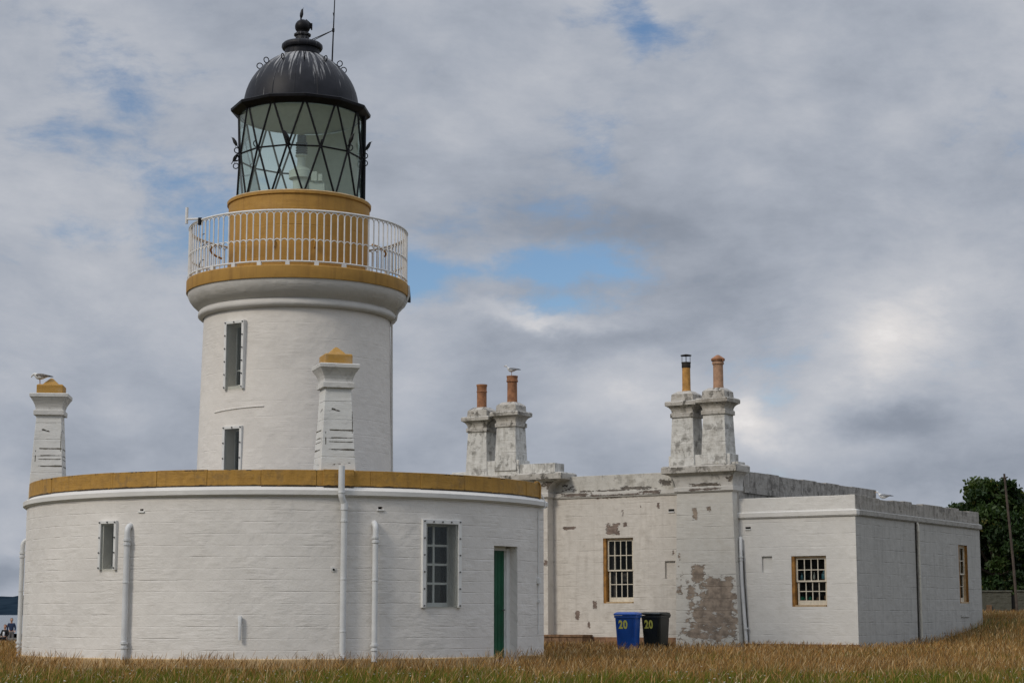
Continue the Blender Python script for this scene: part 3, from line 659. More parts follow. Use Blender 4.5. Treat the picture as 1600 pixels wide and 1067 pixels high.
# door
tc = (dh[0]+dh[1])/2; X = Matrix.Rotation(rad(tc), 4, 'Z'); hw = RW*math.sin(rad((dh[1]-dh[0])/2)); y = -RW*math.cos(rad((dh[1]-dh[0])/2))
b = MB(); b.xf = X; b.box(-hw+.0,hw-.16,y+.28,y+.33,.02,2.66)
for i in range(1, 6): x = -hw+(2*hw-.16)*i/6; b.box(x-.008,x+.008,y+.272,y+.28,.1,2.6)
dr = b.build('green_door', 'green_door', RING)
b = MB(); b.xf = X; b.tube([(hw-.24,y+.28,1.2),(hw-.24,y+.22,1.2),(hw-.34,y+.22,1.2)], .014, 6); b.build('door_handle', 'bolt', dr)
b = MB(); b.xf = X; b.box(hw-.16,hw,y+.22,y+.34,0,2.72); b.box(hw-.19,hw-.15,y+.26,y+.34,0,2.70); b.box(-hw,hw-.16,y+.24,y+.34,2.66,2.76); b.build('door_frame', 'paint', RING, bevel=.006)
# downpipes
def downpipe(parent, pts, r, collars, mat='pipe', n=12):
    b = MB(); b.tube(pts, r, n)
    o = b.build('downpipe', mat, parent, smooth=True)
    b = MB()
    for (p, h, rr) in collars: b.tube([(p[0],p[1],p[2]-h/2),(p[0],p[1],p[2]+h/2)], rr, n)
    build_each(b, 'pipe_collar', mat, o, smooth=30); return o
def elbow_pipe(th, ztop, zbot, r=.07, R=7.12):
    pts = [pol(th,R-.16,ztop-.02)]+[pol(th, R-.13+.13*math.sin(q), ztop-.18+.16*math.cos(q)) for q in [PI/2*i/5 for i in range(6)]]
    pts += [pol(th,R,ztop-.5), pol(th,R,zbot)]
    cl = [(pol(th,R,ztop-.36), .05, r+.022), (pol(th,R,ztop-.46), .05, r+.02), (pol(th,R,ztop-1.35), .03, r+.012), (pol(th,R,zbot+.38), .05, r+.028), (pol(th,R,zbot+.27), .04, r+.02)]
    downpipe(RING, pts, r, cl)
elbow_pipe(-26.5, 3.18, .05); elbow_pipe(22.2, 3.23, .0); elbow_pipe(-82, 3.05, -.02, .06)
downpipe(RING, [pol(15.4,7.19,4.52), pol(15.4,7.19,3.84), pol(15.5,7.185,3.78), pol(16.0,7.13,3.66), pol(16.1,7.12,3.58), pol(16.1,7.12,.05)], .075,
         [(pol(15.4,7.19,3.90),.03,.087),(pol(16.1,7.12,3.58),.16,.09),(pol(16.1,7.12,3.25),.05,.088),(pol(16.1,7.12,1.9),.03,.083),(pol(16.1,7.12,.7),.03,.083),(pol(16.1,7.12,.12),.06,.10)])
b = MB(); b.tube([pol(-3.05,7.0,.98), pol(-3.05,7.07,1.02), pol(-3.05,7.09,.92), pol(-3.05,7.09,.50)], [.05,.055,.045,.035], 8)
b.build('overflow_stub', 'pipe', RING, smooth=True)
b = MB(); b.tube([pol(14.3,6.98,2.13), pol(14.3,7.02,2.13)], .06, 10); b.build('capped_hole', 'paint', RING, smooth=30)
b = MB(); b.tube([pol(14.35,7.021,2.12), pol(14.35,7.035,2.12)], .028, 8); b.build('hole_plug', 'vent_dark', RING)
# cable and boxes at the right end of the wall
b = MB(); b.tube([pol(71.6,6.99,4.2), pol(71.6,7.12,3.95), pol(71.2,7.12,3.80), pol(69.3,7.02,3.74), pol(69.2,7.02,.6)], .014, 5)
b.build('wall_cable', 'paint', RING)
b = MB()
for z, s_ in ((1.93,.07),(1.42,.04)): b.xf = Matrix.Rotation(rad(69.3),4,'Z'); b.box(-s_,s_,-7.07,-6.98,z-s_,z+s_*1.2)
build_each(b, 'junction_box', 'paint', RING, bevel=.008)
# two tapering chimneys with ochre caps
def ring_chimney(th, r, w0, rot, dz=0):
    k = w0/.86; c0 = Vector(pol(th, r, 0)); X = Matrix.Translation(c0) @ Matrix.Rotation(rad(rot), 4, 'Z')
    def sq(z, h): return (z+dz, -h*k, h*k, -h*k, h*k)
    b = MB(); b.xf = X; b.rings([sq(4.1,.445), sq(6.42,.315)]); ch = b.build('chimney', 'ring_chimney', RING, bevel=.012)
    b = MB(); b.uo = (th, 0); b.xf = X; b.rings([sq(6.41,.315), sq(6.415,.385), sq(6.54,.385), sq(6.555,.34), sq(6.62,.345), sq(6.70,.37), sq(6.78,.41), sq(6.86,.46), sq(6.89,.485), sq(6.97,.49), sq(6.985,.47)])
    b.build('chimney_cap', 'ring_cap', ch, bevel=.008)
    b = MB(); b.uo = (th, 0); b.xf = X; b.rings([sq(6.98,.335), sq(7.215,.335), sq(7.235,.31), sq(7.25,.20), sq(7.30,.16), sq(7.40,.06), sq(7.43,.02)])
    b.build('cap_block', 'cap_ochre', ch, bevel=.015)
ring_chimney(15.1, 6.38, .86, 18.0)
ring_chimney(-79.5, 6.50, .88, 6.5, -.12)

# ------------------------------------------------------------------ keepers' cottage
PHI = rad(32.3)
HS = thing('keepers_cottage', 'weathered white flat roofed cottage with two chimney stacks and a lower wing', 'building', (11.14, 60.0, 0), -PHI)
def flat_front(a0, a1, z0, z1, holes, y, name, mat, dep=.26, step=3.0):     # front walls: local x = -a
    b = MB(); hs = [(-h[1], -h[0])+tuple(h[2:]) for h in holes]
    n = max(1, int((a1-a0)/step)); b.grid(lambda u, z, dd: (u, y+dd, z), [-a1+(a1-a0)*i/n for i in range(n+1)], [z0, z1], hs, dep)
    return b.build(name, mat, HS)
def flat_side(x, b0, b1, z0, z1, holes, name, mat, dep=.3):
    b = MB(); b.grid(lambda u, z, dd: (x-dd, u, z), [b0, b1], [z0, z1], holes, dep)
    return b.build(name, mat, HS)
W1 = (1.05,2.28,1.33,2.98); N1 = (2.96,3.34,2.46,2.99); V1 = (3.72,3.91,3.91,3.98)
W2 = (8.20,9.40,1.46,3.72); N2 = (6.57,6.97,2.29,2.89); V2 = (6.58,6.80,4.58,4.66)
flat_front(0, 4.20, -.6, 4.26, [W1, N1+(.08,)], 0, 'wing_wall', 'cottage_clean')
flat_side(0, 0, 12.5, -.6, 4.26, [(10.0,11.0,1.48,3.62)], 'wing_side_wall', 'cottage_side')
flat_front(4.15, 15.6, -.6, 5.18, [W2, N2+(.08,)], .0001, 'main_wall', 'cottage_front')
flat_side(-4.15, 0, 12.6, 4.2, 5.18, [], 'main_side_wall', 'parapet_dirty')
b = MB()
b.add([(0,12.5,-.6),(-4.2,12.5,-.6),(-4.2,12.5,4.3),(0,12.5,4.3)], [[0,1,2,3]])
b.add([(-4.15,12.6,-.6),(-15.6,12.6,-.6),(-15.6,12.6,5.2),(-4.15,12.6,5.2)], [[0,1,2,3]])
b.add([(-15.6,12.6,-.6),(-15.6,0,-.6),(-15.6,0,5.2),(-15.6,12.6,5.2)], [[0,1,2,3]])
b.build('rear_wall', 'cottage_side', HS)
b = MB(); b.box(-4.15,-.2,.2,12.3,4.35,4.45); b.box(-15.4,-4.35,.2,12.4,5.3,5.4); b.build('flat_roof', 'roof', HS)
# vents
for V in (V1, V2):
    b = MB(); b.box(-V[1],-V[0],-.006,.05,V[2],V[3]); b.build('air_vent', 'vent_dark', HS)
    b = MB(); b.box(-V[1]-.01,-V[0]+.01,-.035,.04,V[2]-.035,V[2]-.002); b.build('vent_sill', 'paint', HS)
# cornices
b = MB(); b.box(-4.19,.05,-.05,.2,4.26,4.29); b.box(-4.19,.075,-.075,.2,4.29,4.43); b.rings([(4.43,-4.19,.075,-.075,.2),(4.47,-4.19,.02,-.02,.2)])
b.build('wing_cornice', 'cottage_clean', HS)
b = MB(); b.box(-.2,.052,.2,12.55,4.262,4.292); b.box(-.2,.078,.2,12.578,4.292,4.432); b.rings([(4.432,-.2,.078,.2,12.578),(4.47,-.2,.02,.2,12.52)])
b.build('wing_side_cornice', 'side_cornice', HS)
b = MB(); b.box(-4.19,-.0,.004,.25,4.468,4.93); b.build('wing_parapet', 'cottage_clean', HS, bevel=.01)
b = MB(); random.seed(5); yy = .01
while yy < 12.4:
    l = random.uniform(.8,1.25); y2 = min(12.5, yy+l)
    if 12.5-y2 < .5: y2 = 12.5
    b.box(-.27+random.uniform(-.01,.01), .002+random.uniform(-.008,.012), yy+.006, y2-.006, 4.467, 4.905+random.uniform(-.035,.05)); yy = y2
    if y2 >= 12.5: break
b.box(-.25,-.012,.02,12.49,4.465,4.86)
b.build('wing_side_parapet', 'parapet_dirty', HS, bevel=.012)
b = MB(); b.box(-11.43,-6.35,-.05,.2,5.16,5.20); b.box(-11.43,-6.35,-.075,.2,5.20,5.345); b.build('main_cornice', 'cornice_worn', HS)
b = MB(); b.box(-11.6,-6.2,.012,.30,5.343,5.93); b.build('main_parapet', 'parapet_front', HS, bevel=.01)
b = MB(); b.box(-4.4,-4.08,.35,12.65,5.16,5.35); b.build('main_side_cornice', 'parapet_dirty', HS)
b = MB(); yy = .4
while yy < 12.6:
    y2 = min(12.6, yy+random.uniform(.9,1.3))
    if 12.6-y2 < .5: y2 = 12.6
    b.box(-4.42, -4.14+random.uniform(-.01,.012), yy+.006, y2-.006, 5.351, 5.90+random.uniform(-.02,.035)); yy = y2
b.box(-4.40,-4.16,.41,12.59,5.352,5.86)
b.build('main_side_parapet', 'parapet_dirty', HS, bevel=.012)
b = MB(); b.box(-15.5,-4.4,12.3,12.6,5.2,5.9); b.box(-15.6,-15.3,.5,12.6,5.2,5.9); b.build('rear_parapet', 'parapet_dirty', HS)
# piers carrying the stacks
def pier(a0, a1, ab0, ab1, cap0, cap1, mat):
    b = MB(); b.rings([(-.6,-ab1,-ab0,-.42,.3),(5.17,-a1,-a0,-.40,.3)]); p = b.build('chimney_pier', mat, HS, bevel=.015)
    b = MB(); b.rings([(5.165,-a1-.03,-a0+.03,-.43,.4),(5.20,-a1-.05,-a0+.05,-.46,.4),(5.21,-a1-.07,-a0+.07,-.475,.4),(5.34,-a1-.07,-a0+.07,-.475,.4),(5.36,-a1-.04,-a0+.04,-.44,.4)])
    b.build('pier_cornice', 'cornice_worn', p)
    b = MB(); R = []
    for i in range(9):
        q = i/8; e = 1-math.sqrt(max(0, 1-q*q))
        R.append((5.355+.46*q, -a1-.03-(cap1-a1-.08)*e, -a0+.03+(a0-cap0-.08)*e, -.43-.17*e, .38+.0*e))
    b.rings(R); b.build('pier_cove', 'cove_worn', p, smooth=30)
    b = MB(); b.rings([(5.815,-cap1+.02,-cap0-.02,-.635,.44),(5.835,-cap1,-cap0,-.655,.47),(6.03,-cap1,-cap0,-.655,.47),(6.075,-cap1+.05,-cap0-.05,-.60,.42)])
    b.build('cap_slab', 'stack_cap', p, bevel=.012)
pier(4.19, 6.28, 3.99, 6.39, 3.92, 6.74, 'pier_front')
pier(11.43, 15.5, 11.40, 15.6, 10.72, 15.95, 'cottage_front')
b = MB(); b.box(-6.60,-4.28,-.34,.34,6.07,6.45); b.box(-4.27,-4.02,-.25,.30,6.07,6.17); b.build('stack_plinth', 'stack_worn', HS, bevel=.015)
b = MB(); b.box(-14.5,-12.66,-.36,.40,6.07,6.60); b.box(-12.66,-11.18,-.30,.36,6.07,6.43); b.box(-15.6,-14.5,-.33,.36,6.07,6.25); b.build('stack_plinth', 'stack_worn', HS, bevel=.015)
def stack(ac, zb, kind, dz=0, hx=1.0, y0=0.0):
    X = Matrix.Translation((-ac, y0, dz)); b = MB(); b.uo = (ac*7.3, ac*.9*0); b.xf = X
    def sq(z, h, k=.86): return (z, -h*hx, h*hx, -h*k, h*k)
    b.rings([sq(zb-.3,.475), sq(7.80,.405)]); ch = b.build('chimney', 'stack_worn', HS, bevel=.015)
    b = MB(); b.uo = (ac*7.3, ac*.9*0); b.xf = X; b.rings([sq(7.79,.42), sq(7.80,.455), sq(7.94,.455), sq(7.955,.415), sq(8.02,.42), sq(8.09,.45), sq(8.15,.50), sq(8.19,.56), sq(8.20,.60), sq(8.32,.605), sq(8.36,.57)])
    b.build('chimney_cap', 'stack_cap' if kind else 'stack_cap', ch, bevel=.012)
    b = MB(); b.uo = (ac*7.3, ac*.9*0); b.xf = X; b.rings([sq(8.35,.44), sq(8.60,.42), sq(8.64,.36), sq(8.72,.24)]); b.build('flaunching', 'stack_cap', ch, bevel=.03)
    return ch, X
def pot(ch, X, prof, mat, dx=0, n=24):
    b = MB(); b.xf = X; b.lathe(prof, center=(dx,0,0), n=n); return b.build('chimney_pot', mat, ch, smooth=35)
ch, X = stack(4.86, 6.4, 1)
pot(ch, X, [(.19,8.66),(.185,8.74),(.175,8.78),(.17,9.52),(.20,9.54),(.205,9.60),(.19,9.63),(.19,9.68)], 'clay_pale', .03)
b = MB(); b.xf = X; b.lathe([(.23,9.66),(.24,9.72),(.22,9.745),(.05,9.86),(.0,9.87)], center=(.03,0,0), n=24); b.tube([(.2,-.1,9.74),(.26,-.1,9.72),(.27,-.1,9.62)], .02, 5); b.build('pot_cowl', 'terracotta', ch, smooth=30)
ch, X = stack(6.05, 6.4, 1, -.04, .98)
pot(ch, X, [(.17,8.66),(.155,8.76),(.145,8.80),(.14,9.55)], 'clay_ochre', .0)
b = MB(); b.xf = X; b.lathe([(.145,9.54),(.155,9.56),(.155,9.70),(.165,9.71),(.165,9.74)], n=24)
for q in range(4): b.tube([(.14*math.cos(q*PI/2+.5),.14*math.sin(q*PI/2+.5),9.72),(.14*math.cos(q*PI/2+.5),.14*math.sin(q*PI/2+.5),9.97)], .010, 5)
b.lathe([(.19,9.965),(.19,9.99),(.0,10.03)], n=24); b.build('pot_cowl', 'soot', ch, smooth=30)
ch, X = stack(13.22, 6.5, 1, .02)
pot(ch, X, [(.20,8.66),(.19,8.74),(.185,8.78),(.18,9.46),(.21,9.47),(.215,9.52),(.195,9.54),(.20,9.64),(.21,9.65),(.21,9.69),(.15,9.69),(.15,9.2),(.0,9.2)], 'terracotta', .05)
ch, X = stack(14.48, 6.4, 1, -.10)
pot(ch, X, [(.20,8.66),(.185,8.74),(.18,8.78),(.18,9.28),(.195,9.29),(.195,9.33),(.18,9.35),(.185,9.50),(.20,9.52),(.20,9.58),(.15,9.58),(.15,9.2),(.0,9.2)], 'terracotta', -.02)
b = MB(); b.rings([(-.6,-4.1,.04,-.05,.05),(.12,-4.1,.03,-.04,.05)]); b.build('plinth_course', 'plinth_red', HS)
b = MB(); b.box(-11.4,-6.4,-.04,.05,-.6,.30); b.build('plinth_course', 'plinth_red', HS)
# sash windows
def sash_window(x0, x1, z0, z1, X, cols=4, bottommat='sash', goods=False):
    """in local frame: wall plane y=0, looking along +y; whole window recessed"""
    b = MB(); b.xf = X
    b.box(x0+.001,x0+.11,.012,.25,z0+.001,z1-.001)
    b.cur = 1; b.box(x1-.05,x1-.001,.10,.25,z0+.001,z1-.001)
    b.box(x0+.11,x1-.05,.08,.25,z1-.06,z1-.001); b.box(x0+.11,x1-.05,.0,.25,z0+.001,z0+.05)
    fr = b.build('window_frame', ['ochre_wood', 'sash_ochre'], HS, bevel=.004)
    zm = (z0+z1)/2; X0, X1 = x0+.11, x1-.05
    for (a, c, yy, lo) in ((zm-.02, z1-.06, .12, .05), (z0+.055, zm+.02, .17, .15)):
        b = MB(); b.xf = X; st = .06
        xa = X0 if yy < .15 else X0+.03
        b.box(xa,xa+st,yy,yy+.045,a,c); b.box(X1-st,X1,yy,yy+.045,a,c)
        b.box(xa+st,X1-st,yy+.002,yy+.043,c-.05,c); b.box(xa+st,X1-st,yy+.002,yy+.043,a,a+lo)
        w_ = (X1-xa-2*st)
        for i in range(1, cols): x = xa+st+w_*i/cols; b.box(x-.014,x+.014,yy+.004,yy+.04,a+lo,c-.05)
        zz = a+lo+(c-.05-a-lo)/2; b.box(xa+st,X1-st,yy+.006,yy+.038,zz-.014,zz+.014)
        b.build('sash', 'sash' if lo < .1 else bottommat, fr)
        q = MB(); q.xf = X; q.add([(xa+.02,yy+.025,a+.02),(X1-.02,yy+.025,a+.02),(X1-.02,yy+.025,c-.02),(xa+.02,yy+.025,c-.02)], [[0,1,2,3]]); q.build('window_pane', 'window_glass', fr)
    q = MB(); q.xf = X; y0_, y2 = .252, 1.0
    q.add([(x0,y0_,z0),(x1,y0_,z0),(x1,y0_,z1),(x0,y0_,z1),(x0-.3,y2,z0-.1),(x1+.3,y2,z0-.1),(x1+.3,y2,z1+.1),(x0-.3,y2,z1+.1)], [[4,5,6,7],[0,1,5,4],[1,2,6,5],[2,3,7,6],[3,0,4,7]])
    q.build('room_interior', 'interior', fr)
    if goods:
        for (dx, zz_, r, h, mt) in ((.22,zm+.06,.05,.22,'bottle_blue'),(.55,zm+.06,.04,.20,'cloth_grey'),(.66,zm+.06,.03,.24,'pedestal'),(1.0,zm+.06,.08,.30,'bottle_blue'),
                                    (.2,z0+.22,.12,.12,'bottle_green'),(.50,z0+.22,.06,.12,'bottle_green'),(.78,z0+.22,.06,.10,'timber'),(1.05,z0+.22,.05,.2,'timber')):
            q = MB(); q.xf = X; q.lathe([(r*.6,zz_),(r,zz_+.02),(r,zz_+h*.6),(r*.35,zz_+h*.8),(r*.3,zz_+h),(0,zz_+h)], center=(x0+dx,.34,0), n=12); q.build('window_sill_bottle', mt, fr, smooth=True)
        q = MB(); q.xf = X; q.box(x0+.1,x1-.1,.27,.45,zm+.03,zm+.05); q.box(x0+.1,x1-.1,.27,.45,z0+.19,z0+.21); q.build('inner_shelf', 'timber', fr)
    return fr
I4 = Matrix.Identity(4)
sash_window(-W1[1], -W1[0], W1[2], W1[3], I4, 4, 'sash', True)
fr = sash_window(-W2[1], -W2[0], W2[2], W2[3], I4, 4, 'sash')
q = MB(); q.box(-9.3,-9.05,.32,.34,1.6,3.6); q.build('curtain', 'curtain', fr)
q = MB(); q.box(-8.98,-8.70,.5,.52,2.22,2.24); q.box(-8.98,-8.96,.5,.52,2.24,2.5); q.box(-8.72,-8.70,.5,.52,2.24,2.5); q.box(-8.96,-8.72,.505,.515,2.24,2.5); q.build('framed_card', 'curtain', fr)
XS = Matrix.Translation((0,0,0)) @ Matrix.Rotation(PI/2, 4, 'Z')     # local +y becomes -x : looking into the side wall
b = MB(); 
sash_window(10.0, 11.0, 1.48, 3.62, XS, 2, 'sash')
b = MB(); b.box(-.245,-.006,10.992,11.004,1.48,3.62); b.build('ochre_reveal', 'ochre_wood', HS)
b = MB(); b.box(-.02,.03,10.03,10.95,.98,1.05); b.build('stone_course', 'cottage_side', HS)
# pipes on the cottage
def hs_pipe(pts, r, cl, mat='pipe'):
    return downpipe(HS, pts, r, cl, mat, 10)
hs_pipe([(-4.06,.0,3.52),(-4.06,-.09,3.60),(-4.05,-.11,3.48),(-4.04,-.11,2.2),(-3.90,-.11,.12)], .062,
        [((-4.045,-.11,2.98),.05,.085),((-4.045,-.11,2.88),.04,.08),((-3.99,-.11,1.5),.03,.07),((-3.91,-.11,.62),.06,.085)])
hs_pipe([(-3.99,-.13+.05,3.2),(-3.85,-.05,.15)], .014, [], 'soot')
hs_pipe([(.03,5.60,4.25),(.07,5.60,4.15),(.07,5.60,3.9),(.07,5.62,.2)], .05, [((.07,5.6,3.95),.05,.065),((.07,5.6,2.35),.05,.065)], 'pipe_cream')
b = MB(); b.tube([(.02,5.50,4.25),(.012,5.50,.2)], .03, 6); b.build('rusty_stain_pipe', 'soot', HS)

# ------------------------------------------------------------------ doorstep and bins
PW = lambda a, bb, z=0: HS_M @ Vector((-a, bb, z))
HS_M = Matrix.Translation((11.14, 60.0, 0)) @ Matrix.Rotation(-PHI, 4, 'Z')
p = PW(10.6, -.42)
st = thing('timber_step', 'low brown timber box step against the weathered wall beside the curved building', 'step', (p.x, p.y, .0), -PHI)
b = MB(); b.box(-.80,.80,-.36,.36,.30,.38); b.build('step_board', 'timber', st, bevel=.01)
b = MB()
for i in range(5): b.box(-.78+i*.315,-.78+i*.315+.30,-.33,-.29,-.1,.30)
b.box(-.78,-.74,-.29,.33,-.1,.30); b.box(.74,.78,-.29,.33,-.1,.30); b.build('step_side', 'timber', st, bevel=.005)
p = PW(11.0, -2.6)
b = MB(); b.rings([(-.05,-.48,.48,-.22,.22),(.12,-.48,.48,-.22,.22),(.14,-.46,.46,-.20,.20)]); o = b.build('stone_slab', 'slab', None, bevel=.02)
o.location = (p.x, p.y, .06); o.rotation_euler = (0,0,-PHI); tag(o, 'pale stone slab lying in the grass in front of the brown timber step', 'slab')
def rrect(hx, hy, r, n=4):
    pts = []
    for (cx, cy, q0) in ((hx-r,hy-r,0),(-hx+r,hy-r,90),(-hx+r,-hy+r,180),(hx-r,-hy+r,270)):
        for i in range(n+1): q = rad(q0+90*i/n); pts.append((cx+r*math.cos(q), cy+r*math.sin(q)))
    return pts
def rloft(b, secs):
    vs = []; fs = []; n = None
    for (z, hx, hy, r, dx, dy) in secs:
        P_ = rrect(hx, hy, r); n = len(P_); vs += [(x+dx, y+dy, z) for x, y in P_]
    for i in range(len(secs)-1):
        for k in range(n): fs.append([i*n+k, i*n+(k+1)%n, (i+1)*n+(k+1)%n, (i+1)*n+k])
    fs.append(list(range(n))[::-1]); fs.append([(len(secs)-1)*n+k for k in range(n)]); b.add(vs, fs)
def wheelie_bin(x, y, rz, mat, label, warp=0):
    t = thing('wheelie_bin', label, 'bin', (x, y, -.05), rz, 'wheelie bins marked 20 by the wall')
    b = MB(); rloft(b, [(.05,.232,.27,.05,0,.03),(.30,.245,.29,.05,0,.02),(.90,.272,.335,.05,0,0),(.905,.295,.36,.05,0,0),(.965,.295,.36,.05,0,0)])
    b.build('bin_body', mat, t, smooth=40)
    b = MB(); b.tube([(-.20,.36,1.02),(.20,.36,1.02)], .025, 8); b.build('lid_hinge', mat, t)
    b = MB(); secs = [(.97,.305,.375,.06,0,-.005),(1.0,.308,.378,.06,0,-.005),(1.035,.285,.35,.06,0,0),(1.06,.22,.28,.06,0,.01)]
    rloft(b, secs)
    b.tube([(-.24,.40,1.0),(-.24,.43,.98),(.24,.43,.98),(.24,.40,1.0)], .018, 6)
    if warp: b.v = [(vx, vy, vz+(.03*math.sin(vx*9+vy*5) if vz < 1.02 else -.022*math.cos(vx*7))) for vx, vy, vz in b.v]
    b.build('bin_lid', mat, t, smooth=40)
    for sx_ in (-.25, .25):
        b = MB(); b.tube([(sx_-.03,.27,.10),(sx_+.03,.27,.10)], .10, 16); b.build('wheel', 'soot', t, smooth=40)
    b = MB(); b.rings([(.40,-.19,-.185,-.335,-.28),(.86,-.22,-.215,-.35,-.30)]); b.rings([(.40,.185,.19,-.335,-.28),(.86,.215,.22,-.35,-.30)]); build_each(b, 'body_rib', mat, t)
    cu = bpy.data.curves.new('digits', 'FONT'); cu.body = '20'; cu.size = .33; cu.extrude = .0; cu.offset = .014; cu.align_x = 'CENTER'; cu.space_character = 1.12
    tmp = bpy.data.objects.new('digits', cu); COL.objects.link(tmp)
    dg = bpy.context.evaluated_depsgraph_get(); me = bpy.data.meshes.new_from_object(tmp.evaluated_get(dg)); bpy.data.objects.remove(tmp)
    me.name = 'number'; me.materials.clear(); me.materials.append(M['yellow_mark']); o = bpy.data.objects.new('number', me); COL.objects.link(o)
    o.parent = t; o.scale = (.66, .92, 1); tilt = math.atan2(.075, .60)
    o.rotation_euler = (PI/2+tilt, 0, 0); yz = lambda z: -(.26+(.335-.26)*(z-.30)/.6)-.006
    o.location = (-.06, yz(.62)-.006, .62)
    t.scale = (1.2, 1.2, 1.14)
    return t
wheelie_bin(bw(981,58.0), 58.0, rad(-16), 'blue_plastic', 'blue wheelie bin with a yellow number 20 standing left of the black one')
wheelie_bin(bw(1024,59.0), 59.0, rad(-27), 'black_plastic', 'black wheelie bin with a warped lid and yellow number 20', 1)

# ------------------------------------------------------------------ birds
def loft(b, secs, n=12):
    """secs: (x, z, ry, rz) along x; ellipses in the YZ plane"""
    vs = []; fs = []
    for (x, z, ry, rz_) in secs:
        for k in range(n): q = 2*PI*k/n; vs.append((x, ry*math.cos(q), z+rz_*math.sin(q)))
    for i in range(len(secs)-1):
        for k in range(n): fs.append([i*n+k, i*n+(k+1)%n, (i+1)*n+(k+1)%n, (i+1)*n+k])
    fs.append(list(range(n))[::-1]); fs.append([(len(secs)-1)*n+k for k in range(n)]); b.add(vs, fs)
def gull(loc, rz, label, pose='stand', mats=('gull_white','gull_grey','gull_dark')):
    t = thing('gull', label, 'bird', loc, rz, 'gulls on the roofs')
    lz = .13 if pose != 'sit' else .02
    b = MB()
    # tail -> body -> neck -> head, head towards -x
    body = [(.24,.115,.012,.006),(.19,.115,.035,.016),(.12,.112,.055,.045),(.04,.10,.075,.072),(-.05,.10,.080,.082),(-.12,.118,.066,.074),(-.165,.155,.046,.052)]
    if pose == 'preen': body += [(-.185,.165,.036,.036),(-.21,.150,.034,.034),(-.235,.125,.033,.034),(-.255,.10,.022,.024),(-.26,.09,.008,.009)]
    else: body += [(-.182,.20,.036,.034),(-.195,.232,.034,.034),(-.215,.245,.034,.035),(-.24,.243,.026,.028),(-.255,.238,.012,.012)]
    loft(b, [(x, z+lz, ry, rr) for x, z, ry, rr in body]); b.build('body', mats[0], t, smooth=80)
    b = MB(); hx, hz = (-.255, .238) if pose != 'preen' else (-.25, .10)
    if pose == 'preen': loft(b, [(hx,hz+lz,.012,.012),(hx+.02,hz+lz-.03,.006,.006)], 6)
    else: loft(b, [(hx,hz+lz,.011,.012),(hx-.035,hz+lz-.008,.007,.009),(hx-.055,hz+lz-.016,.002,.003)], 6)
    b.build('beak', 'clay_ochre' if pose != 'preen' else 'gull_dark', t, smooth=True)
    for sy in (-1, 1):
        b = MB(); b.xf = Matrix.Translation((0, sy*.058, 0)); loft(b, [(-.13,.135+lz,.008,.02),(-.08,.13+lz,.022,.05),(.02,.125+lz,.024,.055),(.12,.125+lz,.018,.036),(.20,.12+lz,.010,.02)], 10)
        b.build('wing', mats[1], t, smooth=80)
        b = MB(); b.xf = Matrix.Translation((0, sy*.05, 0)); loft(b, [(.19,.12+lz,.010,.02),(.26,.112+lz,.008,.012),(.32,.105+lz,.002,.003)], 8); b.build('wing_tip', mats[2], t, smooth=80)
        if pose != 'sit':
            b = MB(); b.tube([(-.03,sy*.03,.07+lz),(-.02,sy*.03,.05),(-.03,sy*.03,.008)], [.012,.008,.007], 6)
            b.add([(-.03,sy*.03,.012),(-.09,sy*.03-.02,.002),(-.095,sy*.03+.02,.002),(-.03,sy*.03,.0)], [[0,1,2],[3,2,1],[0,3,1],[0,2,3]]); b.build('leg', 'gull_leg', t)
    return t
p = pol(-79.5, 6.50, 0); gx, gy = CX+p[0], CY+p[1]
gull((gx-.24, gy-.20, 7.10), rad(8), 'mottled young gull preening on the ochre cap of the leftmost chimney', 'preen', ('gull_white','gull_mottle','gull_dark'))
p = PW(13.22, 0); gull((p.x+.04, p.y-.02, 9.71), rad(-4), 'white and grey gull standing on a red chimney pot')
p = PW(.05, 0); gull((12.62, 62.62, 4.92), rad(-20), 'white gull sitting on the grimy parapet near the corner of the low wing', 'sit')
def starling(x, y, z, rz, label, lean=55, s=1.0):
    s *= 1.25
    t = thing('small_bird', label, 'bird', (x, y, z), rz, 'dark birds perched on the lantern')
    b = MB(); b.xf = Matrix.Rotation(rad(lean), 4, 'Y') @ Matrix.Scale(s, 4)
    loft(b, [(.13,.0,.014,.008),(.07,.0,.016,.010),(.02,.005,.036,.034),(-.04,.01,.040,.040),(-.085,.015,.028,.030),(-.11,.02,.026,.027),(-.135,.018,.018,.018),(-.15,.012,.006,.006),(-.185,.0,.001,.001)], 8)
    b.v = [(vx, vy, vz+.085*s) for vx, vy, vz in b.v]
    b.build('body', 'starling', t, smooth=80)
    b = MB()
    for sy in (-.012, .012): b.tube([(0,sy,.0),(0,sy,.06*s)], .004, 4)
    b.build('leg', 'starling', t)
def at_node(th, r=LR+.10): p = pol(th, r, 0); return CX+p[0], CY+p[1]
q = at_node(-65, LR+.15); starling(q[0], q[1], 13.74, 0, 'dark bird on the upper hand ring at the left edge of the lantern glass')
q = at_node(-95, LR+.12); starling(q[0]-.02, q[1], 13.53, PI, 'dark bird on the lower hand ring at the left edge of the lantern glass')
q = at_node(-5, LR+.06); starling(q[0], q[1], 13.60, .6, 'dark bird perched on the lattice left of the lamp inside the lantern', s=1.25)
q = at_node(55, LR+.10); starling(q[0], q[1], 13.74, 2.6, 'dark bird perched on the lattice towards the right of the lantern glass', s=1.1)
q = at_node(85, LR+.17); starling(q[0], q[1], 13.78, PI, 'dark bird on the hand ring at the right edge of the lantern glass')
starling(CX-.03, CY-.02, 17.625, PI*.9, 'dark bird standing upright on the ball at the very top of the dome', 75, 1.05)

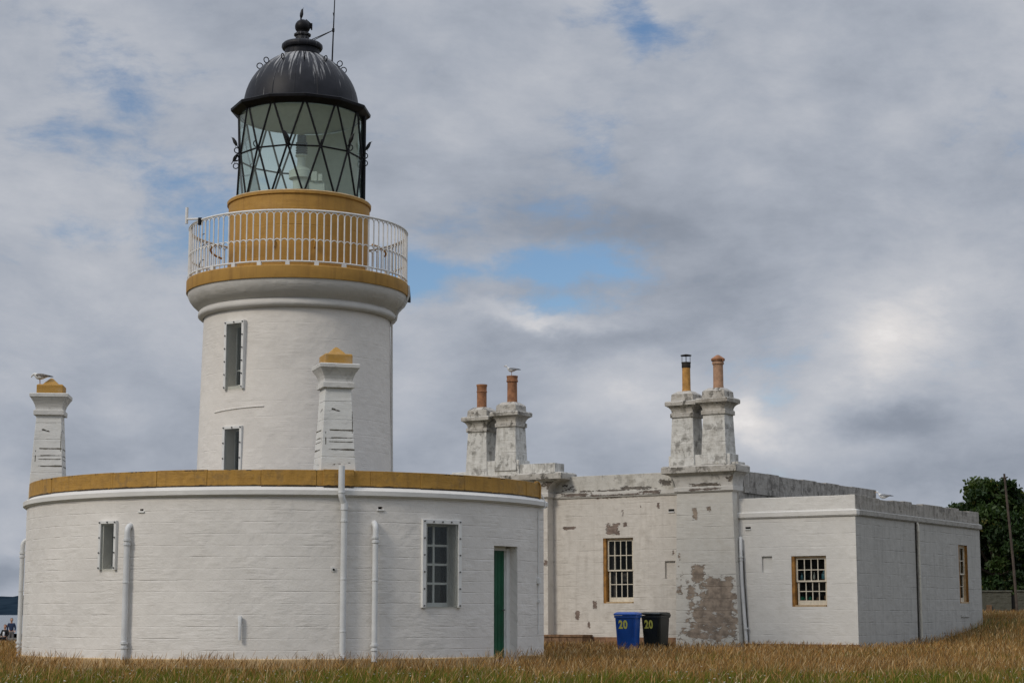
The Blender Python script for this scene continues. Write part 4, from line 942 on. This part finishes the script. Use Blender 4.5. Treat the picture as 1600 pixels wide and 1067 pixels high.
# ------------------------------------------------------------------ people and rocks by the shore
def skin_body(name, chains, mat, parent, mats=None):
    vs = []; es = []; rs = []; idx = {}
    def V(key, p, r):
        if key not in idx: idx[key] = len(vs); vs.append(p); rs.append(r)
        return idx[key]
    for ch in chains:
        prev = None
        for (k, p, r) in ch:
            i = V(k, p, r)
            if prev is not None: es.append((prev, i))
            prev = i
    me = bpy.data.meshes.new(name); me.from_pydata(vs, es, []); o = bpy.data.objects.new(name, me); COL.objects.link(o)
    md = o.modifiers.new('skin', 'SKIN'); sd = me.skin_vertices[0].data
    for i, r in enumerate(rs): sd[i].radius = (r, r)
    sd[0].use_root = True
    o.modifiers.new('sub', 'SUBSURF').levels = 1; o.modifiers['sub'].render_levels = 2
    me.materials.append(M[mat]); o.parent = parent
    return o
def person(x, y, rz, label, seated, coat, leg, hair, shirt=None):
    z0 = float(ground_z(x, y)); t = thing('person', label, 'person', (x, y, z0), rz, None)
    h = .48 if seated else .92
    def P(px, py, pz): return (px, py, pz)
    C_ = [[('pel',P(0,0,h),.14),('wst',P(0,0,h+.18),.13),('chs',P(0,0,h+.40),.155),('nk0',P(0,0,h+.56),.075),('nk1',P(0,-.01,h+.63),.055),('hd0',P(0,-.03,h+.70),.085),('hd1',P(0,-.02,h+.79),.098),('hd2',P(0,-.01,h+.87),.06)]]
    for s_ in (-1, 1):
        C_.append([('chs',None,0),('sh%d'%s_,P(s_*.19,0,h+.50),.07),('el%d'%s_,P(s_*.26,-.02,h+.24),.05),('wr%d'%s_,P(s_*(.12 if seated else .24),-.22 if seated else -.10,h+(.12 if seated else .02)),.036),('hn%d'%s_,P(s_*(.08 if seated else .23),-.30 if seated else -.13,h+(.10 if seated else -.07)),.036)])
        if seated: C_.append([('pel',None,0),('hp%d'%s_,P(s_*.10,-.05,h-.02),.095),('kn%d'%s_,P(s_*.13,-.48,h+.0),.07),('an%d'%s_,P(s_*.13,-.50,.10),.045),('ft%d'%s_,P(s_*.14,-.64,.05),.04)])
        else: C_.append([('pel',None,0),('hp%d'%s_,P(s_*.10,0,h-.10),.095),('kn%d'%s_,P(s_*.11,-.03,.50),.065),('an%d'%s_,P(s_*.12,0,.09),.045),('ft%d'%s_,P(s_*.13,-.13,.045),.04)])
    skin_body('body', C_, 'skin', t)
    J = [[('pel',P(0,0,h+.0),.165),('wst',P(0,0,h+.18),.155),('chs',P(0,0,h+.40),.18),('nk0',P(0,0,h+.55),.09)]]
    for s_ in (-1, 1): J.append([('chs',None,0),('sh%d'%s_,P(s_*.19,0,h+.50),.088),('el%d'%s_,P(s_*.26,-.02,h+.24),.066),('wr%d'%s_,P(s_*(.13 if seated else .24),-.20 if seated else -.09,h+(.13 if seated else .04)),.05)])
    skin_body('jacket', J, coat, t)
    L = [[('pel',P(0,0,h),.16),('pt',P(0,0,h+.06),.16)]]
    for s_ in (-1, 1):
        if seated: L.append([('pel',None,0),('hp%d'%s_,P(s_*.10,-.06,h-.02),.11),('kn%d'%s_,P(s_*.13,-.48,h+.0),.085),('an%d'%s_,P(s_*.13,-.50,.12),.06)])
        else: L.append([('pel',None,0),('hp%d'%s_,P(s_*.10,0,h-.10),.11),('kn%d'%s_,P(s_*.11,-.03,.50),.08),('an%d'%s_,P(s_*.12,0,.10),.06)])
    skin_body('trousers', L, leg, t)
    b = MB(); b.xf = Matrix.Translation((0,.01,h+.80)); loft(b, [(-.105,0,.02,.03),(-.09,0,.075,.075),(-.03,.015,.112,.105),(.03,.015,.112,.105),(.09,0,.075,.075),(.105,0,.02,.03)], 12)
    b.v = [(vx, vy if vy > -.05 else vy*.55, vz) for vx, vy, vz in b.v]
    if seated: b.xf = None; b.lathe([(.06,h+.52),(.12,h+.60),(.125,h+.72),(.10,h+.80)], -180+55+0, 180-55+0, 10) if False else None
    b.build('hair', hair, t, smooth=80)
    if shirt:
        b = MB(); b.xf = Matrix.Translation((0,-.15,h+.28)); loft(b, [(-.07,0,.02,.12),(-.03,0,.05,.17),(.03,0,.05,.17),(.07,0,.02,.12)], 10); b.build('shirt', shirt, t, smooth=80)
    return t
person(-33.55, 125, .2, 'standing person in a dark blue jacket and grey trousers, back by the water', False, 'cloth_blue', 'cloth_grey', 'hair_grey')
person(-33.5, 123.3, -.3, 'seated person with reddish hair in a black coat over a white top', True, 'cloth_black', 'cloth_black', 'hair_brown', 'cloth_white')
def boulder(x, y, s, label, sd):
    r = np.random.default_rng(sd); b = MB(); n = 14; m_ = 9; vs = []; fs = []
    ph = r.uniform(0, 6, 6)
    for i in range(m_+1):
        e = PI*i/m_
        for k in range(n):
            q = 2*PI*k/n; k_ = 1+.16*math.sin(2*q+ph[0])*math.sin(e)+.12*math.sin(3*q+2*e+ph[1])+.09*math.cos(4*e+ph[2]+q)
            vs.append((s*1.3*k_*math.sin(e)*math.cos(q), s*k_*math.sin(e)*math.sin(q), s*.75*k_*math.cos(e)))
    for i in range(m_):
        for k in range(n): fs.append([i*n+k, i*n+(k+1)%n, (i+1)*n+(k+1)%n, (i+1)*n+k][::-1])
    b.add(vs, fs); o = b.build('boulder', 'rock'); o.location = (x, y, float(ground_z(x, y))+s*.35); tag(o, label, 'boulder', 'grey rocks by the shore')
    return o
boulder(-33.5, 123.65, .42, 'grey rock the person in the black coat sits on', 1)
boulder(-32.9, 124.2, .50, 'grey rock beside the standing person at the wall of the round building', 2)
boulder(-34.6, 126, .6, 'larger grey rock behind the seated person at the edge of the picture', 3)

# ------------------------------------------------------------------ right background: wall, pole, trees
fw = thing('boundary_wall', 'low mossy stone boundary wall under the dark trees', 'wall', (bw(1545,84), 84, float(ground_z(bw(1545,84), 84))))
M['mossy'] = wall_mat('mossy_wall', (.10,.098,.075), row=.3, width=.8, line=.4, rowbump=.03, rough_bump=.04, grime=(.05,.05,.035), grime_amt=.7, streak=.4)
b = MB(); b.box(-3.5,1.05,0,.35,-.6,1.12); b.box(1.32,9,0,.35,-.6,1.14); b.build('wall_panel', 'mossy', fw, bevel=.02)
b = MB(); b.box(-3.5,1.10,-.04,.39,1.12,1.20); b.box(1.28,9,-.04,.39,1.14,1.22); b.build('coping', 'mossy', fw, bevel=.02)
b = MB(); b.box(-.10,.12,-.10,-.002,-.4,.55); b.build('leaning_board', 'timber', fw)
b = MB(); b.box(1.05,1.32,.10,.2,-.6,1.0); b.build('gate_gap', 'vent_dark', fw)
pz = float(ground_z(bw(1591,81), 81))
pl = thing('utility_pole', 'tall weathered wooden pole in front of the dark trees at the right edge', 'pole', (bw(1590.5,81), 81, pz))
b = MB(); b.tube([(0,0,-.5),(-.12,0,2.5),(-.28,0,5.0),(-.36,0,7.18-pz)], [.062,.058,.052,.046], 8); b.build('pole_shaft', 'pole_wood', pl, smooth=40)
b = MB(); b.box(-.46,-.26,-.06,.06,6.98-pz,7.03-pz); b.build('cross_arm', 'pole_wood', pl)

m, g = newmat('leaf'); 
at = g.n('ShaderNodeAttribute', {'attribute_name': 'leafcol'}).outputs['Color']
bs = g.n('ShaderNodeBsdfPrincipled', None, Base_Color=at, Roughness=.55); bs.inputs['Specular IOR Level'].default_value = .3
tr = g.n('ShaderNodeBsdfTranslucent', None, Color=g.mix(1.0, at, (.8,1.0,.4), 'MULTIPLY'))
mx = g.n('ShaderNodeMixShader', None, i0=.25, i1=bs.outputs[0], i2=tr.outputs[0]); g.n('ShaderNodeOutputMaterial', None, Surface=mx.outputs[0]); M['leaf'] = m
def leaf_mesh(name, C, size, cols, parent, rg):
    n = len(C); a = rg.normal(size=(n,3)); a /= np.linalg.norm(a, axis=1)[:,None]; t = rg.normal(size=(n,3)); bb = np.cross(a, t); bb /= np.linalg.norm(bb, axis=1)[:,None]
    L = (size*rg.uniform(.7,1.4,n))[:,None]
    V = np.empty((n,5,3)); V[:,0] = C-a*L; V[:,1] = C+bb*L*.45-a*L*.2; V[:,2] = C+bb*L*.3+a*L*.6; V[:,3] = C+a*L; V[:,4] = C-bb*L*.45+a*L*.1
    me = bpy.data.meshes.new(name); me.vertices.add(n*5); me.vertices.foreach_set('co', V.ravel()); me.loops.add(n*5); me.polygons.add(n)
    me.loops.foreach_set('vertex_index', np.arange(n*5, dtype=np.int32)); me.polygons.foreach_set('loop_start', np.arange(n, dtype=np.int32)*5)
    me.update(calc_edges=True)
    ca = me.color_attributes.new('leafcol', 'FLOAT_COLOR', 'POINT'); cc = np.ones((n,5,4)); cc[:,:,:3] = cols[:,None,:]; ca.data.foreach_set('color', cc.ravel())
    me.materials.append(M['leaf']); o = bpy.data.objects.new(name, me); COL.objects.link(o); o.parent = parent; return o
def tree(x, y, h, R, label, seed, n=26000, ls=.11, blobs_=46, low=.9):
    rg = np.random.default_rng(seed); z0 = float(ground_z(x, y)); t = thing('broadleaf_tree', label, 'tree', (x, y, z0), 0, 'trees beyond the boundary wall')
    b = MB(); b.tube([(0,0,-.3),(.05,0,h*.25),(0,.1,h*.5),(.1,0,h*.8)], [.28,.22,.16,.06], 8)
    cs = []
    for i in range(blobs_):
        q = rg.uniform(0, 2*PI); e = rg.uniform(0, 1)**.8; zz = low+(h-low)*e; prof = math.sqrt(max(.04, 1-((e-.36)/.66)**2)) if e > .36 else (.72+.28*e/.36)
        rr = R*prof*rg.uniform(.35,.92); cs.append((rr*math.cos(q), rr*math.sin(q), min(zz, h-.35), rg.uniform(.5,1.05)*R/3.6))
    for c_ in cs[::3]: b.tube([(0,0,h*.3),(c_[0]*.5,c_[1]*.5,h*.3+(c_[2]-h*.3)*.6),(c_[0]*.9,c_[1]*.9,c_[2])], [.09,.06,.02], 5)
    b.build('trunk', 'bark', t, smooth=True)
    k = rg.integers(0, len(cs), n); cs = np.array(cs); dirs = rg.normal(size=(n,3)); dirs /= np.linalg.norm(dirs, axis=1)[:,None]
    rad_ = cs[k,3]*rg.uniform(.35,1.0,n)**.5*(1+.22*rg.normal(size=n))*np.where(rg.random(n) < .10, 1.25, 1.0)
    C = cs[k,:3]+dirs*rad_[:,None]*np.array([1,1,.72])
    C[:,2] = np.maximum(C[:,2], .2)
    base = np.array([[.022,.045,.012],[.034,.062,.014],[.05,.075,.018],[.016,.034,.010]]); tone = rg.integers(0, 4, len(cs))
    cols = base[tone[k]]*rg.uniform(.7,1.35,(n,1)); yl = rg.random(n) < .03; cols[yl] = (.10,.10,.02)
    leaf_mesh('crown', C, ls, cols, t, rg); return t
tree(bw(1558,96), 96, 7.0, 2.55, 'tall dark broadleaf tree with a rounded crown right behind the cottage corner', 21, 46000, .13, 62)
tree(bw(1622,99), 99, 6.5, 1.9, 'dark tree at the right edge of the picture beyond the wooden pole', 22, 26000, .13)
tree(bw(1502,101), 101, 6.0, 2.1, 'lower dark tree whose top just shows over the end of the grimy parapet', 23, 24000, .13)
tree(bw(1590,104), 104, 5.2, 2.4, 'bushy dark tree low down between the taller two behind the pole', 24, 24000, .13, 40, .3)
tree(bw(1535,103), 103, 4.6, 2.4, 'bushy dark tree low down behind the stone wall and cottage corner', 25, 24000, .13, 40, .3)
tree(bw(1690,100), 100, 7.0, 2.6, 'broad dark tree farthest to the right beyond the picture edge', 26, 14000, .16)

# ------------------------------------------------------------------ grass
m, g = newmat('grass_blade')
at = g.n('ShaderNodeAttribute', {'attribute_name': 'bladecol'}).outputs['Color']
bs = g.n('ShaderNodeBsdfPrincipled', None, Base_Color=at, Roughness=.6); bs.inputs['Specular IOR Level'].default_value = .15
tr = g.n('ShaderNodeBsdfTranslucent', None, Color=at)
mx = g.n('ShaderNodeMixShader', None, i0=.3, i1=bs.outputs[0], i2=tr.outputs[0]); g.n('ShaderNodeOutputMaterial', None, Surface=mx.outputs[0]); M['blade'] = m
def inside_building(x, y):
    r = np.hypot(x-CX, y-CY); k = r < 7.06
    dx, dy = x-11.14, y-60.0; c_, s_ = math.cos(-PHI), math.sin(-PHI)
    lx = dx*c_+dy*s_; ly = -dx*s_+dy*c_
    k |= (lx < .05) & (lx > -15.6) & (ly > -.02) & (ly < 12.6)
    k |= (lx < -3.95) & (lx > -6.4) & (ly > -.45) & (ly < 1)
    k |= (lx < -9.8) & (lx > -11.5) & (ly > -.8) & (ly < 1)
    return k
def vnoise(x, y, sc, seed):
    r = np.random.default_rng(seed); out = np.zeros_like(x)
    for i in range(10):
        a = r.uniform(0, 2*PI); f = sc*r.uniform(.5, 2.2); out += np.sin((x*math.cos(a)+y*math.sin(a))*f+r.uniform(0, 6))*r.uniform(.5, 1)
    return out/4.5
def scatter(n, y0, y1, umin=-90, umax=1690, power=1.0):
    y = y0+(y1-y0)*rng.random(n)**power
    x = (umin+(umax-umin)*rng.random(n)-800)/FPX*y
    k = ~inside_building(x, y); return x[k], y[k]
def blade_mesh(name, x, y, h, wd, col0, col1, lean=.35, head=None):
    n = len(x); z = ground_z(x, y)-.02; q = rng.uniform(0, 2*PI, n); ux, uy = np.cos(q), np.sin(q)
    lq = rng.normal(.4, 1.6, n); lx, ly = np.cos(lq)*lean*h*rng.random(n), np.sin(lq)*lean*h*rng.random(n)
    V = np.empty((n,7,3)) if head is not None else np.empty((n,5,3))
    for i, (s_, t_) in enumerate(((-1,0),(1,0),(1,.55),(-1,.55))):
        k = 1-.3*t_; V[:,i,0] = x+s_*ux*wd*k/2+lx*t_*t_; V[:,i,1] = y+s_*uy*wd*k/2+ly*t_*t_; V[:,i,2] = z+h*t_
    nv = V.shape[1]
    if head is None:
        V[:,4,0] = x+lx; V[:,4,1] = y+ly; V[:,4,2] = z+h*(1-.12*rng.random(n))
        loops = np.array([0,1,2,3, 3,2,4]); starts = [0,4]; tot = 7
    else:     # slender seed head at the top
        tx, ty, tz = x+lx*.75, y+ly*.75, z+h*.80
        V[:,4,0] = tx-ux*head; V[:,4,1] = ty-uy*head; V[:,4,2] = tz
        V[:,5,0] = tx+ux*head; V[:,5,1] = ty+uy*head; V[:,5,2] = tz
        V[:,6,0] = x+lx*1.1; V[:,6,1] = y+ly*1.1; V[:,6,2] = z+h
        loops = np.array([0,1,2,3, 3,2,5,4, 4,5,6]); starts = [0,4,8]; tot = 11
    me = bpy.data.meshes.new(name); me.vertices.add(n*nv); me.vertices.foreach_set('co', V.ravel())
    li = (np.arange(n)[:,None]*nv+loops[None]).astype(np.int32); me.loops.add(n*tot); me.loops.foreach_set('vertex_index', li.ravel())
    ls_ = (np.arange(n)[:,None]*tot+np.array(starts)[None]).astype(np.int32); me.polygons.add(n*len(starts)); me.polygons.foreach_set('loop_start', ls_.ravel())
    me.update(calc_edges=True)
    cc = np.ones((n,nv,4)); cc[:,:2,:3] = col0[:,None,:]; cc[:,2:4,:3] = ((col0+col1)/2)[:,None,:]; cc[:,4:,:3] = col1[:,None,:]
    ca = me.color_attributes.new('bladecol', 'FLOAT_COLOR', 'POINT'); ca.data.foreach_set('color', cc.ravel())
    me.materials.append(M['blade']); o = bpy.data.objects.new(name, me); COL.objects.link(o); o['kind'] = 'stuff'; return o
def greenness(x, y):
    gz = 1.28-1.15*smooth01(36.5, 45.0, y+2.2*vnoise(x, y*0, .35, 4))*(1-.45*smooth01(2, -6, x))
    return np.clip(gz*1.12+.70*vnoise(x, y*.5, .8, 5)+.25*vnoise(x, y, 2.6, 6), 0, 1)
GREEN = np.array([[.095,.145,.008],[.14,.180,.012],[.070,.115,.007],[.21,.195,.02]]); STRAW = np.array([[.36,.195,.058],[.44,.26,.09],[.26,.125,.034],[.33,.185,.058],[.52,.38,.20]])
def blade_cols(x, y, extra=0.0):
    n = len(x); g_ = rng.random(n) < np.clip(greenness(x, y)*.95-extra, .05, .95)
    c1 = np.where(g_[:,None], GREEN[rng.integers(0, 4, n)], STRAW[rng.integers(0, 5, n)])*rng.uniform(.7,1.3,(n,1))
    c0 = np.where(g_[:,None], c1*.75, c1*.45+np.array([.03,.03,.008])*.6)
    return c0, c1
x, y = scatter(430000, 27.5, 46, power=.9); hh = rng.uniform(.07,.24,len(x))*(1-.40*smooth01(35, 41, y))*(1+.5*np.maximum(0, vnoise(x, y, 4.0, 12)))*(1+.45*vnoise(x, y, 1.2, 9))*np.where(rng.random(len(x)) < .12, 1.45, 1.0); c0, c1 = blade_cols(x, y)
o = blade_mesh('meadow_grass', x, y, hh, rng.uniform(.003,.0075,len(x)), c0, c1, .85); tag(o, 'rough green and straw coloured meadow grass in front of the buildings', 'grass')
x, y = scatter(190000, 46, 84); hh = rng.uniform(.12,.27,len(x))*(1+.35*smooth01(8, 18, x)); c0, c1 = blade_cols(x, y)
o = blade_mesh('dry_grass', x, y, hh, rng.uniform(.006,.012,len(x)), c0, c1, .7); tag(o, 'tall dry brown grass around the foot of the cottage', 'grass')
x, y = scatter(26000, 84, 150, -140, 1740); hh = rng.uniform(.2,.4,len(x)); c0, c1 = blade_cols(x, y)
o = blade_mesh('shore_grass', x, y, hh, rng.uniform(.03,.06,len(x)), c0, c1, .4); tag(o, 'thin brown grass running down towards the shore', 'grass')
# flowering stalks: thinner in front, thick on the brown belt
x1, y1 = scatter(14000, 30, 44, power=.8); x2, y2 = scatter(60000, 43, 82)
tb = rng.uniform(-78, 72, 4200); tb = tb[rng.random(4200) < np.clip(.35+.8*vnoise(tb, tb*0, .35, 31), .05, 1)]; rb = rng.uniform(7.08, 7.6, len(tb))
x3 = CX+rb*np.sin(np.radians(tb)); y3 = CY-rb*np.cos(np.radians(tb))
x = np.concatenate([x1,x2,x3]); y = np.concatenate([y1,y2,y3]); n = len(x)
hh = rng.uniform(.20,.40,n); hh[len(x1)+len(x2):] = rng.uniform(.22,.60,len(x3))*(.75+.25*rng.random(len(x3))); hh[:len(x1)] = rng.uniform(.20,.44,len(x1))
cs_ = STRAW[rng.integers(0, 5, n)]*rng.uniform(.75,1.25,(n,1)); dk = rng.random(n) < .18; cs_[dk] *= .35
o = blade_mesh('seed_stalk_grass', x, y, hh, rng.uniform(.003,.005,n)*(1+.6*(y > 50)), cs_*.8, cs_, .7, head=rng.uniform(.004,.008,n)*(1+.5*(y > 50))); tag(o, 'pale feathery seed stalks standing above the meadow grass', 'grass')
# white clover and yarrow heads
x, y = scatter(620, 28, 41, power=.8); k = greenness(x, y)+.3*rng.random(len(x)) > .75; x, y = x[k], y[k]; n = len(x)
V = []; F_ = []
for i in range(n):
    z = float(ground_z(x[i], y[i]))+random.uniform(.10,.22); r = random.uniform(.010,.028); b0 = len(V)
    for q in range(6): V.append((x[i]+r*math.cos(q*PI/3), y[i]+r*math.sin(q*PI/3), z+random.uniform(-.006,.006)))
    V += [(x[i],y[i],z+.012),(x[i],y[i],z-.02)]
    for q in range(6): F_.append([b0+q, b0+(q+1)%6, b0+6]); F_.append([b0+(q+1)%6, b0+q, b0+7])
me = bpy.data.meshes.new('wild_flowers'); me.from_pydata(V, [], F_); me.materials.append(simple('petal_white', (.42,.40,.34), .7, .25, 3)); o = bpy.data.objects.new('wild_flowers', me); COL.objects.link(o)
o['kind'] = 'stuff'; tag(o, 'small white flower heads scattered through the green grass', 'flowers')
